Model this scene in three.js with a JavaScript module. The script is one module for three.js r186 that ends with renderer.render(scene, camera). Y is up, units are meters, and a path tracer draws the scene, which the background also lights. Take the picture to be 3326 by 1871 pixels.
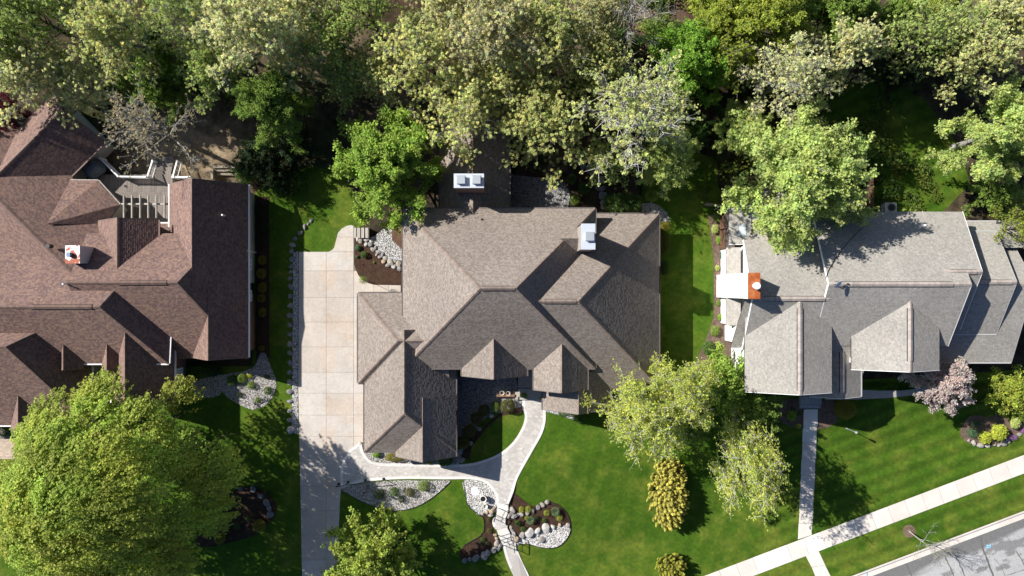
import * as THREE from 'three';
import { Sky } from 'three/addons/objects/Sky.js';

// ------------------------------------------------------------------ camera, sky, sun, exposure
const scene = new THREE.Scene();
const CAM_H = 60, FOCAL = 2310;                       // metres above the upper yard, focal length in photo pixels
const camera = new THREE.PerspectiveCamera(2 * Math.atan(935.5 / FOCAL) * 180 / Math.PI, 16 / 9, 0.5, 1500);
camera.position.set(0, CAM_H, 0);
camera.up.set(0, 0, -1);
camera.lookAt(0, 0, 0);
const SUN_EL = 37 * Math.PI / 180, SUN_AZ = Math.atan2(-0.43, -0.903);
const SUN = new THREE.Vector3(Math.cos(SUN_EL) * Math.cos(SUN_AZ), Math.sin(SUN_EL), Math.cos(SUN_EL) * Math.sin(SUN_AZ));
const sky = new Sky();
sky.name = 'sky'; sky.userData.kind = 'structure';
sky.scale.setScalar(1200);
sky.material.uniforms.turbidity.value = 3;
sky.material.uniforms.rayleigh.value = 1.0;
sky.material.uniforms.mieCoefficient.value = 0.004;
sky.material.uniforms.sunPosition.value.copy(SUN);
scene.add(sky);
scene.environmentIntensity = 0.1;
const sun = new THREE.DirectionalLight(new THREE.Color(1, 0.95, 0.87), 5);
sun.position.copy(SUN).multiplyScalar(120);
sun.castShadow = true;
sun.shadow.mapSize.set(4096, 4096);
Object.assign(sun.shadow.camera, { left: -60, right: 60, top: 60, bottom: -60, near: 10, far: 260 });
scene.add(sun);
const renderer = new THREE.WebGLRenderer({ antialias: true });
renderer.setSize(1024, 576);
renderer.toneMapping = THREE.LinearToneMapping;
renderer.toneMappingExposure = 1.64;
renderer.shadowMap.enabled = true;

// ------------------------------------------------------------------ helpers: numbers, noise
const V = (x, y, z) => new THREE.Vector3(x, y, z);
function rng(seed) { let a = seed * 2654435761 >>> 0; return () => { a = a + 0x6D2B79F5 >>> 0; let t = Math.imul(a ^ a >>> 15, 1 | a); t = t + Math.imul(t ^ t >>> 7, 61 | t) ^ t; return ((t ^ t >>> 14) >>> 0) / 4294967296; }; }
function hash(x, y, s = 0) { let h = Math.imul(x, 374761393) + Math.imul(y, 668265263) + Math.imul(s, 974634323) | 0; h = Math.imul(h ^ h >>> 13, 1274126177); return ((h ^ h >>> 16) >>> 0) / 4294967296; }
function vnoise(x, y, s = 0, per = 0) {
  const xi = Math.floor(x), yi = Math.floor(y), fx = x - xi, fy = y - yi, u = fx * fx * (3 - 2 * fx), v = fy * fy * (3 - 2 * fy);
  const m = per ? (k) => ((k % per) + per) % per : (k) => k;
  const a = hash(m(xi), m(yi), s), b = hash(m(xi + 1), m(yi), s), c = hash(m(xi), m(yi + 1), s), d = hash(m(xi + 1), m(yi + 1), s);
  return a + (b - a) * u + (c - a) * v + (a - b - c + d) * u * v;
}
function fbm(x, y, s = 0, oct = 4, per = 0) { let f = 0, w = 0.5, t = 0; for (let i = 0; i < oct; i++) { f += w * vnoise(x, y, s + i * 17, per); t += w; x *= 2; y *= 2; per *= 2; w *= 0.5; } return f / t; }
const lerp = (a, b, t) => a + (b - a) * t, clamp = (x, a = 0, b = 1) => Math.min(b, Math.max(a, x));
const smooth = (a, b, x) => { const t = clamp((x - a) / (b - a)); return t * t * (3 - 2 * t); };

// photo pixel -> metres at a given height; the terrain: flat by the houses, sloping down to the street
const P = (px, py, h = 0) => V((px - 1663) * (CAM_H - h) / FOCAL, h, (py - 935.5) * (CAM_H - h) / FOCAL);
const F = (x, y) => [x / 0.77451, y / 0.77451];                 // from the 2576 px wide view
const UDIR = [0.9352, -0.3540], NDIR = [-0.3540, -0.9352];      // along the pavement; from it towards the houses
const DROP = 1.15, D1 = 14.3, D0 = 5.5, REF = P(2591, 1786, -DROP);
const dist = (x, z) => (x - REF.x) * NDIR[0] + (z - REF.z) * NDIR[1];
const along = (x, z) => (x - REF.x) * UDIR[0] + (z - REF.z) * UDIR[1];
const fromUD = (u, d) => [REF.x + UDIR[0] * u + NDIR[0] * d, REF.z + UDIR[1] * u + NDIR[1] * d];
const ground = (x, z) => -DROP * clamp((D1 - dist(x, z)) / (D1 - D0));
function PG(px, py, lift = 0) { let p = P(px, py, 0); for (let i = 0; i < 4; i++) p = P(px, py, ground(p.x, p.z) + lift); return p; }
const XZ = (list) => list.map(([x, y]) => { const p = PG(x, y); return [p.x, p.z]; });

// ------------------------------------------------------------------ helpers: naming
const used = {};
function numbered(name) { const n = used[name] = (used[name] ?? -1) + 1; return n ? name + '_' + String(n).padStart(3, '0') : name; }
function tag(o, label, category, group, kind) { if (label) o.userData.label = label; if (category) o.userData.category = category; if (group) o.userData.group = group; if (kind) o.userData.kind = kind; return o; }
function thing(name, label, category, pos, group) { const g = new THREE.Group(); g.name = numbered(name); if (pos) g.position.copy(pos); scene.add(g); return tag(g, label, category, group); }
function shadows(m) { m.castShadow = true; m.receiveShadow = true; return m; }
function part(name, geo, mat, parent) { const m = shadows(new THREE.Mesh(geo, mat)); m.name = parent === scene ? numbered(name) : name; parent.add(m); return m; }
function structure(name, geo, mat) { const m = part(name, geo, mat, scene); m.userData.kind = 'structure'; return m; }

// ------------------------------------------------------------------ helpers: geometry builder with metre uv
class MB {
  constructor() { this.p = []; this.c = []; this.n = 0; }
  tri(a, b, c, col) { this.p.push(a.x, a.y, a.z, b.x, b.y, b.z, c.x, c.y, c.z); const k = col || [1, 1, 1]; for (let i = 0; i < 3; i++) this.c.push(k[0], k[1], k[2]); }
  tri3(a, b, c, ca, cb, cc) { this.p.push(a.x, a.y, a.z, b.x, b.y, b.z, c.x, c.y, c.z); this.c.push(...ca, ...cb, ...cc); }
  quad(a, b, c, d, col) { this.tri(a, b, c, col); this.tri(a, c, d, col); }
  fan(pts, col) { for (let i = 1; i + 1 < pts.length; i++) this.tri(pts[0], pts[i], pts[i + 1], col); }
  hexa(b, t, col) { // 4 bottom, 4 top, both counter-clockwise from above
    this.quad(t[0], t[1], t[2], t[3], col); this.quad(b[3], b[2], b[1], b[0], col);
    for (let i = 0; i < 4; i++) { const j = (i + 1) % 4; this.quad(b[i], b[j], t[j], t[i], col); }
  }
  box(x0, y0, z0, x1, y1, z1, col) { const f = (y) => [V(x0, y, z1), V(x1, y, z1), V(x1, y, z0), V(x0, y, z0)]; this.hexa(f(y0), f(y1), col); }
  bar(p, q, w, h, col, upv = V(0, 1, 0)) { // a beam from p to q, w wide, h high, centred
    const d = q.clone().sub(p).normalize(); let s = new THREE.Vector3().crossVectors(d, upv); if (s.lengthSq() < 1e-6) s = new THREE.Vector3().crossVectors(d, V(1, 0, 0)); s.normalize();
    const u = new THREE.Vector3().crossVectors(s, d).normalize().multiplyScalar(h / 2); s.multiplyScalar(w / 2);
    const r = (o, a, b) => o.clone().addScaledVector(s, a).addScaledVector(u, b);
    const b = [r(p, 1, -1), r(q, 1, -1), r(q, -1, -1), r(p, -1, -1)], t = [r(p, 1, 1), r(q, 1, 1), r(q, -1, 1), r(p, -1, 1)];
    this.hexa(b, t, col);
  }
  tube(pts, rad, sides, col) {
    let prev = null, ax = null;
    for (let i = 0; i < pts.length; i++) {
      const d = (pts[Math.min(i + 1, pts.length - 1)].clone().sub(pts[Math.max(i - 1, 0)])).normalize();
      if (!ax) ax = Math.abs(d.y) < 0.9 ? V(0, 1, 0) : V(1, 0, 0);
      const s = new THREE.Vector3().crossVectors(d, ax).normalize(), u = new THREE.Vector3().crossVectors(s, d); ax = u;
      const ring = []; for (let k = 0; k < sides; k++) { const a = k / sides * 6.2832; ring.push(pts[i].clone().addScaledVector(s, Math.cos(a) * rad[i]).addScaledVector(u, Math.sin(a) * rad[i])); }
      if (prev) for (let k = 0; k < sides; k++) { const l = (k + 1) % sides; this.quad(prev[k], ring[k], ring[l], prev[l], col); }
      prev = ring;
    }
  }
  geo(colors = false) {
    const g = new THREE.BufferGeometry(), p = new Float32Array(this.p), n = p.length / 3, uv = new Float32Array(n * 2);
    g.setAttribute('position', new THREE.BufferAttribute(p, 3));
    if (colors) g.setAttribute('color', new THREE.BufferAttribute(new Float32Array(this.c), 3));
    g.computeVertexNormals();
    const nn = g.attributes.normal.array;
    for (let i = 0; i < n; i++) { const ax = Math.abs(nn[3 * i]), ay = Math.abs(nn[3 * i + 1]), az = Math.abs(nn[3 * i + 2]), x = p[3 * i], y = p[3 * i + 1], z = p[3 * i + 2];
      if (ay >= ax && ay >= az) { uv[2 * i] = x; uv[2 * i + 1] = z; } else if (ax >= az) { uv[2 * i] = z; uv[2 * i + 1] = y; } else { uv[2 * i] = x; uv[2 * i + 1] = y; } }
    g.setAttribute('uv', new THREE.BufferAttribute(uv, 2));
    return g;
  }
}

// ------------------------------------------------------------------ materials
function tex(size, metres, fn, srgb = true) {
  const d = new Uint8Array(size * size * 4);
  for (let y = 0; y < size; y++) for (let x = 0; x < size; x++) { const c = fn(x / size, y / size), o = (y * size + x) * 4; for (let k = 0; k < 3; k++) d[o + k] = clamp(Array.isArray(c) ? c[k] : c) * 255; d[o + 3] = 255; }
  const t = new THREE.DataTexture(d, size, size); t.wrapS = t.wrapT = THREE.RepeatWrapping; t.magFilter = THREE.LinearFilter; t.minFilter = THREE.LinearMipmapLinearFilter; t.generateMipmaps = true;
  if (srgb) t.colorSpace = THREE.SRGBColorSpace; t.repeat.set(1 / metres, 1 / metres); t.needsUpdate = true; return t;
}
const rgb = (c) => new THREE.Color().setRGB(c[0], c[1], c[2]);
const M = (c, rough = 0.9, extra = {}) => new THREE.MeshPhysicalMaterial({ color: rgb(c), roughness: rough, metalness: 0, specularIntensity: rough > 0.8 ? 0.25 : 1, ...extra });
const MV = (rough = 0.9, extra = {}) => new THREE.MeshPhysicalMaterial({ color: 0xffffff, vertexColors: true, roughness: rough, specularIntensity: 0.2, ...extra });
const grassTex = tex(1024, 5, (u, v) => { const f = fbm(u * 20, v * 20, 3, 4, 20), g = vnoise(u * 256, v * 256, 9, 256), h = vnoise(u * 120, v * 180, 5, 0) , k = 0.66 + 0.2 * f + 0.22 * g - 0.1 * (h < 0.16 ? 1 : 0); return [k * (0.9 + 0.2 * f), k, k * 0.85]; });
const grassBump = tex(512, 2.5, (u, v) => 0.6 * vnoise(u * 200, v * 200, 4, 200) + 0.4 * fbm(u * 30, v * 30, 8, 3, 30), false);
const soilTex = tex(1024, 6, (u, v) => { const f = fbm(u * 12, v * 12, 21, 5, 12), g = vnoise(u * 300, v * 300, 2, 300), k = 0.4 + 0.55 * f + 0.35 * (g - 0.5); return [k, k * 0.98, k * 0.95]; });
const chipTex = tex(512, 2.2, (u, v) => { const g = vnoise(u * 90, v * 60, 2, 0), h = vnoise(u * 40, v * 110, 6, 0), f = fbm(u * 10, v * 10, 1, 3, 10), k = 0.35 + 0.4 * Math.max(g, h) + 0.25 * f; return [k, k * 0.97, k * 0.94]; });
const concTex = tex(1024, 7, (u, v) => { const f = fbm(u * 6, v * 6, 31, 5, 6), g = fbm(u * 60, v * 60, 37, 2, 60), s = smooth(0.52, 0.7, fbm(u * 5, v * 5, 77, 4, 5)); const k = 0.83 + 0.13 * f + 0.08 * (g - 0.5); return [k, k * (1 - 0.03 * s), k * (1 - 0.055 * s)]; });
const walkTex = tex(512, 5, (u, v) => { const f = fbm(u * 5, v * 5, 131, 5, 5), g = vnoise(u * 200, v * 200, 7, 200), k = 0.9 + 0.1 * f + 0.04 * (g - 0.5); return [k, k * 0.99, k * 0.98]; });
const fineBump = tex(512, 1, (u, v) => 0.5 * vnoise(u * 150, v * 150, 4, 150) + 0.5 * vnoise(u * 60, v * 60, 8, 60), false);
const roofTex = tex(512, 1.2, (u, v) => { const k = 0.8 + 0.28 * (vnoise(u * 120, v * 120, 5, 120) - 0.35) + 0.1 * vnoise(u * 20, v * 20, 8, 20); return [k, k, k]; });
const barkTex = tex(256, 0.8, (u, v) => { const k = 0.55 + 0.45 * vnoise(u * 30, v * 7, 5, 0); return [k, k, k]; });
const woodTex = tex(512, 2, (u, v) => { const k = 0.7 + 0.3 * vnoise(u * 90, v * 3, 4, 0) * (0.7 + 0.3 * vnoise(u * 7, v * 2, 8, 0)); return [k, k * 0.98, k * 0.95]; });

const mat = {
  lawn: MV(0.95, { map: grassTex, bumpMap: grassBump, bumpScale: 0.03 }),
  soil: MV(1, { map: soilTex, bumpMap: soilTex, bumpScale: 0.06 }),
  mulch: M([0.125, 0.078, 0.058], 1, { map: chipTex, bumpMap: chipTex, bumpScale: 0.04 }),
  mulchPale: M([0.3, 0.225, 0.19], 1, { map: chipTex, bumpMap: chipTex, bumpScale: 0.04 }),
  gravelBed: M([0.26, 0.25, 0.24], 1, { map: chipTex }),
  conc: [[0.615, 0.555, 0.495], [0.635, 0.58, 0.525], [0.605, 0.542, 0.48], [0.655, 0.605, 0.55]].map((c) => M(c, 0.9, { map: concTex, bumpMap: fineBump, bumpScale: 0.002 })),
  walk: [[0.70, 0.655, 0.61], [0.725, 0.685, 0.64], [0.84, 0.815, 0.785]].map((c) => M(c, 0.9, { map: walkTex, bumpMap: fineBump, bumpScale: 0.002 })),
  step: M([0.8, 0.77, 0.73], 0.85, { map: concTex }),
  joint: M([0.2, 0.17, 0.14], 1),
  pavers: MV(0.9, { map: walkTex }),
  stone: MV(0.95, { map: roofTex, bumpMap: fineBump, bumpScale: 0.01 }),
  shingle: MV(0.95, { map: roofTex }),
  deckDark: M([0.06, 0.05, 0.045], 0.95),
  bark: M([0.13, 0.11, 0.09], 1, { map: barkTex, bumpMap: barkTex, bumpScale: 0.02 }),
  barkCream: M([0.76, 0.72, 0.65], 0.95, { map: barkTex }), barkGrey: M([0.5, 0.47, 0.43], 1, { map: barkTex }),
  barkPale: M([0.55, 0.52, 0.47], 1, { map: barkTex }),
  barkWhite: M([0.74, 0.72, 0.68], 0.9, { map: barkTex }),
  black: M([0.015, 0.015, 0.017], 0.5), white: M([0.8, 0.8, 0.79], 0.6), whitewood: M([0.62, 0.6, 0.57], 0.8, { map: woodTex }),
  steel: M([0.62, 0.66, 0.72], 0.35, { metalness: 0.25 }), galv: M([0.42, 0.45, 0.48], 0.5, { metalness: 0.4 }),
  greydeck: M([0.34, 0.31, 0.3], 0.95, { map: woodTex }), timber: M([0.42, 0.38, 0.32], 0.95, { map: woodTex }), brownwood: M([0.2, 0.12, 0.085], 0.9, { map: woodTex }),
  glass: new THREE.MeshPhysicalMaterial({ color: rgb([0.6, 0.68, 0.72]), roughness: 0.06, metalness: 0, specularIntensity: 1, ior: 1.5, clearcoat: 0.6 }), darkroom: M([0.05, 0.055, 0.06], 0.3),
};

// ------------------------------------------------------------------ draped ground sheets
function clipTri(list, f) { // split triangles where f changes sign
  const out = [];
  for (const t of list) {
    const s = t.map((p) => f(p[0], p[1]));
    const neg = s.filter((v) => v < -1e-6).length, pos = s.filter((v) => v > 1e-6).length;
    if (!neg || !pos) { out.push(t); continue; }
    for (const sg of [1, -1]) { const poly = []; for (let i = 0; i < 3; i++) { const j = (i + 1) % 3, a = s[i] * sg, b = s[j] * sg; if (a >= 0) poly.push(t[i]); if ((a > 0 && b < 0) || (a < 0 && b > 0)) { const k = a / (a - b); poly.push([lerp(t[i][0], t[j][0], k), lerp(t[i][1], t[j][1], k)]); } } for (let i = 1; i + 1 < poly.length; i++) out.push([poly[0], poly[i], poly[i + 1]]); }
  }
  return out;
}
function refine(list, max) {
  let todo = list; const out = [];
  for (let it = 0; it < 24 && todo.length; it++) { const next = [];
    for (const t of todo) { let m = 0, k = 0; for (let i = 0; i < 3; i++) { const j = (i + 1) % 3, l = Math.hypot(t[i][0] - t[j][0], t[i][1] - t[j][1]); if (l > m) { m = l; k = i; } }
      if (m <= max) { out.push(t); continue; } const a = t[k], b = t[(k + 1) % 3], c = t[(k + 2) % 3], mid = [(a[0] + b[0]) / 2, (a[1] + b[1]) / 2]; next.push([a, mid, c], [mid, b, c]); }
    todo = next; }
  return out.concat(todo);
}
function triangles(poly) { const v = poly.map(([x, z]) => new THREE.Vector2(x, z)); return THREE.ShapeUtils.triangulateShape(v, []).map((t) => t.map((i) => poly[i])); }
function drape(polys, off, { fine = 0, color = null, skirt = 0, height = ground } = {}) {
  const mb = new MB();
  for (const poly of polys) {
    let t = triangles(poly); if (height === ground) { t = clipTri(t, (x, z) => dist(x, z) - D1); t = clipTri(t, (x, z) => dist(x, z) - D0); }
    if (fine) t = refine(t, fine);
    for (const [a, b, c] of t) {
      const A = V(a[0], height(a[0], a[1]) + off, a[1]), B = V(b[0], height(b[0], b[1]) + off, b[1]), C = V(c[0], height(c[0], c[1]) + off, c[1]);
      const up = (B.x - A.x) * (C.z - A.z) - (B.z - A.z) * (C.x - A.x) < 0, o = up ? [A, B, C] : [A, C, B];
      if (color) mb.tri3(o[0], o[1], o[2], color(o[0].x, o[0].z), color(o[1].x, o[1].z), color(o[2].x, o[2].z)); else mb.tri(o[0], o[1], o[2]);
    }
    if (skirt) for (let i = 0; i < poly.length; i++) { const a = poly[i], b = poly[(i + 1) % poly.length], A = V(a[0], height(a[0], a[1]) + off, a[1]), B = V(b[0], height(b[0], b[1]) + off, b[1]); mb.quad(A, B, B.clone().setY(B.y - skirt), A.clone().setY(A.y - skirt)); }
  }
  return mb.geo(!!color);
}
function inside(poly, x, z) { let r = false; for (let i = 0, j = poly.length - 1; i < poly.length; j = i++) { const [xi, zi] = poly[i], [xj, zj] = poly[j]; if ((zi > z) !== (zj > z) && x < (xj - xi) * (z - zi) / (zj - zi) + xi) r = !r; } return r; }
function curve(pts, per = 5, closed = true) { const c = new THREE.CatmullRomCurve3(pts.map(([x, z]) => V(x, 0, z)), closed, 'centripetal'); return c.getPoints(pts.length * per).slice(0, closed ? -1 : undefined).map((p) => [p.x, p.z]); }
function bounds(poly) { const b = [1e9, 1e9, -1e9, -1e9]; for (const [x, z] of poly) { b[0] = Math.min(b[0], x); b[1] = Math.min(b[1], z); b[2] = Math.max(b[2], x); b[3] = Math.max(b[3], z); } return b; }
function distToPath(pts, x, z, closed = true) { let m = 1e9; const n = pts.length; for (let i = 0; i < (closed ? n : n - 1); i++) { const a = pts[i], b = pts[(i + 1) % n], dx = b[0] - a[0], dz = b[1] - a[1], t = clamp(((x - a[0]) * dx + (z - a[1]) * dz) / (dx * dx + dz * dz + 1e-9)); m = Math.min(m, Math.hypot(x - a[0] - dx * t, z - a[1] - dz * t)); } return m; }

// street line in (u,d): the kerb back edge and the gutter edge
const curbA = PG(2768, 1871), kerbD = dist(curbA.x, curbA.z), gutD = kerbD - 0.68;
const far = 320;
const groundPoly = [fromUD(-far, kerbD), fromUD(far, kerbD), fromUD(far, far), fromUD(-far, far)];
structure('ground', drape([groundPoly], -0.02, { fine: 0, color: null }), M([0.1, 0.085, 0.06], 1, { map: soilTex }));
structure('woodland_floor', drape([XZ([[-700, -900], [4000, -900], [4000, 770], [2730, 760], [2600, 640], [2330, 600], [2100, 560], [1660, 640], [1100, 640], [900, 620], [840, 640], [520, 610], [330, 640], [-700, 700]])], 0, { fine: 1.1, color: (x, z) => {
  const p = [x * FOCAL / CAM_H + 1663, z * FOCAL / CAM_H + 935.5], f = fbm(x * 0.16, z * 0.16, 5, 4), tan = Math.exp(-(((p[0] - 590) / 190) ** 2 + ((p[1] - 470) / 110) ** 2)), red = smooth(1000, 1500, p[0]) * (1 - smooth(2200, 2500, p[0]));
  const t = clamp(tan * 1.6 + 0.35 * smooth(0.55, 0.75, f)); const gr = smooth(0.5, 0.68, fbm(x * 0.2 + 9, z * 0.2, 41, 3)) * 0.6 * (1 - tan);
  const b = [lerp(0.13, 0.18, red), lerp(0.105, 0.11, red), lerp(0.068, 0.082, red)];
  return [lerp(lerp(b[0], 0.7, t), 0.06, gr), lerp(lerp(b[1], 0.56, t), 0.1, gr), lerp(lerp(b[2], 0.4, t), 0.025, gr)]; } }), mat.soil);

// lawns
const lawnColor = (x, z) => {
  const a = fbm(x * 0.22, z * 0.22, 3, 4), b = fbm(x * 0.9, z * 0.9, 8, 3), u = along(x, z), d = dist(x, z), right = smooth(19, 24, x) ;
  const stripe = right * 0.2 * Math.sin(d * 2 * Math.PI / 1.15 + 0.6 * a) + (1 - right) * 0.06 * Math.sin((x * 0.9 + z * 0.25) * 2 * Math.PI / 1.3);
  let y = 0.1 + 0.62 * smooth(0.38, 0.74, 0.4 * a + 0.6 * b) + 0.2 * (fbm(x * 2.6, z * 2.6, 19, 2) - 0.4);
  y = Math.max(y, (1 - smooth(0.1, 0.9, Math.abs(d + 2.7) - 1.0)) * smooth(0.35, 0.6, b) * 0.6 * smooth(6, 14, x));
  const k = 1 + stripe + 0.25 * (b - 0.5);
  return [lerp(0.066, 0.18, y) * k, lerp(0.155, 0.22, y) * k, lerp(0.016, 0.046, y) * k];
};
const lawnPolys = [
  XZ([[-600, 1190], [2700, 1190], [2700, 1240], [4000, 1240], [4000, 1440]]).concat([fromUD(60, kerbD + 0.02), fromUD(-140, kerbD + 0.02)]),
  XZ([[820, 640], [860, 585], [1010, 540], [1120, 560], [1170, 700], [1170, 1190], [820, 1190]]),
  XZ([[2085, 700], [2150, 640], [2330, 600], [2350, 640], [2350, 1190], [2085, 1190]]),
  XZ([[2700, 290], [2850, 260], [3000, 320], [3120, 480], [3150, 600], [3060, 690], [2760, 690], [2600, 560]]),
  XZ([[2085, 520], [2200, 470], [2330, 520], [2330, 600], [2150, 640], [2085, 700]]),
];
structure('lawn', drape(lawnPolys, 0.006, { fine: 0.42, color: lawnColor }), mat.lawn);

// ------------------------------------------------------------------ street, kerb, pavement
const streetY = () => -DROP - 0.13;
{
  const col = (x, z) => { const d = gutD - dist(x, z), u = along(x, z); const f = fbm(u * 0.35, d * 1.1, 61, 5), worn = smooth(0.55, 1.15, d - 1.15 * (f - 0.42)) * (1 - 0.75 * smooth(0.56, 0.66, fbm(u * 0.7 + 4, d * 1.8, 66, 4))); const k = lerp(0.2, 0.5, worn) * (0.9 + 0.2 * f); return [k, k * 0.995, k * 0.99]; };
  const near = [fromUD(-6, gutD), fromUD(40, gutD), fromUD(40, gutD - 7), fromUD(-6, gutD - 7)];
  const asphalt = MV(0.9, { map: roofTex, bumpMap: fineBump, bumpScale: 0.004 });
  structure('road', drape([near], 0, { fine: 0.16, color: col, height: streetY }), asphalt);
  const rest = [[fromUD(-far, gutD), fromUD(-6, gutD), fromUD(-6, gutD - 7), fromUD(-far, gutD - 7)], [fromUD(40, gutD), fromUD(far, gutD), fromUD(far, gutD - 7), fromUD(40, gutD - 7)], [fromUD(-far, gutD - 7), fromUD(far, gutD - 7), fromUD(far, gutD - 240), fromUD(-far, gutD - 240)]];
  structure('road_beyond', drape(rest, 0, { height: streetY }), M([0.4, 0.4, 0.39], 0.9));
  const kerb = new THREE.Group(); kerb.name = 'kerb'; kerb.userData.kind = 'structure'; scene.add(kerb);
  const joints = [-60]; for (let u = -6; u < 34; u += 3.15) joints.push(u + 0.9); joints.push(60);
  for (let i = 0; i + 1 < joints.length; i++) {
    const mb = new MB(), u0 = joints[i] + 0.006, u1 = joints[i + 1] - 0.006, pr = [[kerbD, -DROP - 0.4], [kerbD, -DROP + 0.012], [kerbD - 0.15, -DROP + 0.0], [kerbD - 0.19, -DROP - 0.115], [gutD, -DROP - 0.122], [gutD, -DROP - 0.4]];
    for (let k = 0; k + 1 < pr.length; k++) { const f = (u, q) => { const [x, z] = fromUD(u, q[0]); return V(x, q[1], z); }; mb.quad(f(u0, pr[k]), f(u1, pr[k]), f(u1, pr[k + 1]), f(u0, pr[k + 1])); }
    part('kerb_segment', mb.geo(), mat.walk[i % 2], kerb);
  }
  // tar-filled cracks in the road
  const R = rng(12); const cracks = [[[2940, 1826], [2955, 1858], [2965, 1880], [2985, 1960]], [[3060, 1790], [3080, 1830], [3100, 1876], [3120, 1960]], [[3100, 1800], [3118, 1834], [3136, 1876], [3150, 1950]], [[3186, 1742], [3192, 1780], [3205, 1815], [3228, 1875], [3240, 1960]], [[3300, 1790], [3326, 1830], [3350, 1890]], [[3250, 1700], [3266, 1733], [3286, 1770]], [[3270, 1869], [3330, 1850], [3400, 1830]], [[3230, 1815], [3255, 1845], [3268, 1885]]];
  cracks.forEach((c, i) => { const mb = new MB(); const pts = []; for (let k = 0; k + 1 < c.length; k++) for (let s = 0; s < 6; s++) pts.push(P(lerp(c[k][0], c[k + 1][0], s / 6) + (R() - 0.5) * 3, lerp(c[k][1], c[k + 1][1], s / 6) + (R() - 0.5) * 3, -DROP - 0.126));
    const w = [0.05, 0.05, 0.055, 0.07, 0.05, 0.02, 0.03, 0.022][i];
    for (let k = 0; k + 1 < pts.length; k++) { const d = pts[k + 1].clone().sub(pts[k]).setY(0).normalize(), s = V(-d.z, 0, d.x).multiplyScalar(w * (0.7 + 0.6 * hash(k, i))); mb.quad(pts[k].clone().add(s), pts[k + 1].clone().add(s), pts[k + 1].clone().sub(s), pts[k].clone().sub(s)); }
    structure('road_crack', mb.geo(), M([0.13, 0.125, 0.12], 0.9)); });
  // blue utility paint
  const paint = M([0.2, 0.55, 0.85], 0.8);
  const pm = new MB(); const pb = (x0, y0, x1, y1, h, w) => { const a = P(x0, y0, h), b = P(x1, y1, h), d = b.clone().sub(a).normalize(), s = V(-d.z, 0, d.x).multiplyScalar(w); pm.quad(a.clone().add(s), b.clone().add(s), b.clone().sub(s), a.clone().sub(s)); };
  pb(3204, 1771, 3218, 1773, -DROP - 0.125, 0.04); pb(3209, 1769, 3207, 1780, -DROP - 0.1245, 0.04); pb(3216, 1768, 3217, 1778, -DROP - 0.1235, 0.035); pb(3204, 1778, 3216, 1780, -DROP - 0.1225, 0.03);
  structure('paint_mark', pm.geo(), paint);
  const pm2 = new MB(); { const a = P(2812, 1853, -DROP + 0.02), b = P(2817, 1872, -DROP - 0.11); const s = V(0.04, 0, 0.015); pm2.quad(a.clone().add(s), b.clone().add(s), b.clone().sub(s), a.clone().sub(s)); }
  structure('paint_mark', pm2.geo(), paint);
}
function clipPoly(poly, f) { const out = []; for (let i = 0; i < poly.length; i++) { const a = poly[i], b = poly[(i + 1) % poly.length], fa = f(a), fb = f(b); if (fa >= 0) out.push(a); if ((fa > 0 && fb < 0) || (fa < 0 && fb > 0)) { const t = fa / (fa - fb); out.push([lerp(a[0], b[0], t), lerp(a[1], b[1], t)]); } } return out; }
function slabGeo(poly, top, thick = 0.12) { // a slab with a small chamfer; poly in xz; top(x,z)
  const mb = new MB(); let area = 0; poly.forEach((a, i) => { const b = poly[(i + 1) % poly.length]; area += a[0] * b[1] - b[0] * a[1]; }); if (area > 0) poly = poly.slice().reverse();
  const cx = poly.reduce((s, p) => s + p[0], 0) / poly.length, cz = poly.reduce((s, p) => s + p[1], 0) / poly.length;
  const inn = poly.map(([x, z]) => { const l = Math.hypot(x - cx, z - cz) || 1; return [x - (x - cx) / l * 0.012, z - (z - cz) / l * 0.012]; });
  for (const t of triangles(inn)) { const q = t.map(([x, z]) => V(x, top(x, z), z)); const up = (q[1].x - q[0].x) * (q[2].z - q[0].z) - (q[1].z - q[0].z) * (q[2].x - q[0].x) < 0; up ? mb.tri(q[0], q[1], q[2]) : mb.tri(q[0], q[2], q[1]); }
  for (let i = 0; i < poly.length; i++) { const j = (i + 1) % poly.length, a = poly[i], b = poly[j], ai = inn[i], bi = inn[j];
    const A = V(a[0], top(...a) - 0.01, a[1]), B = V(b[0], top(...b) - 0.01, b[1]), Ai = V(ai[0], top(...ai), ai[1]), Bi = V(bi[0], top(...bi), bi[1]);
    mb.quad(A, B, Bi, Ai); mb.quad(A.clone().setY(A.y - thick), B.clone().setY(B.y - thick), B, A); }
  return mb.geo();
}
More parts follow.
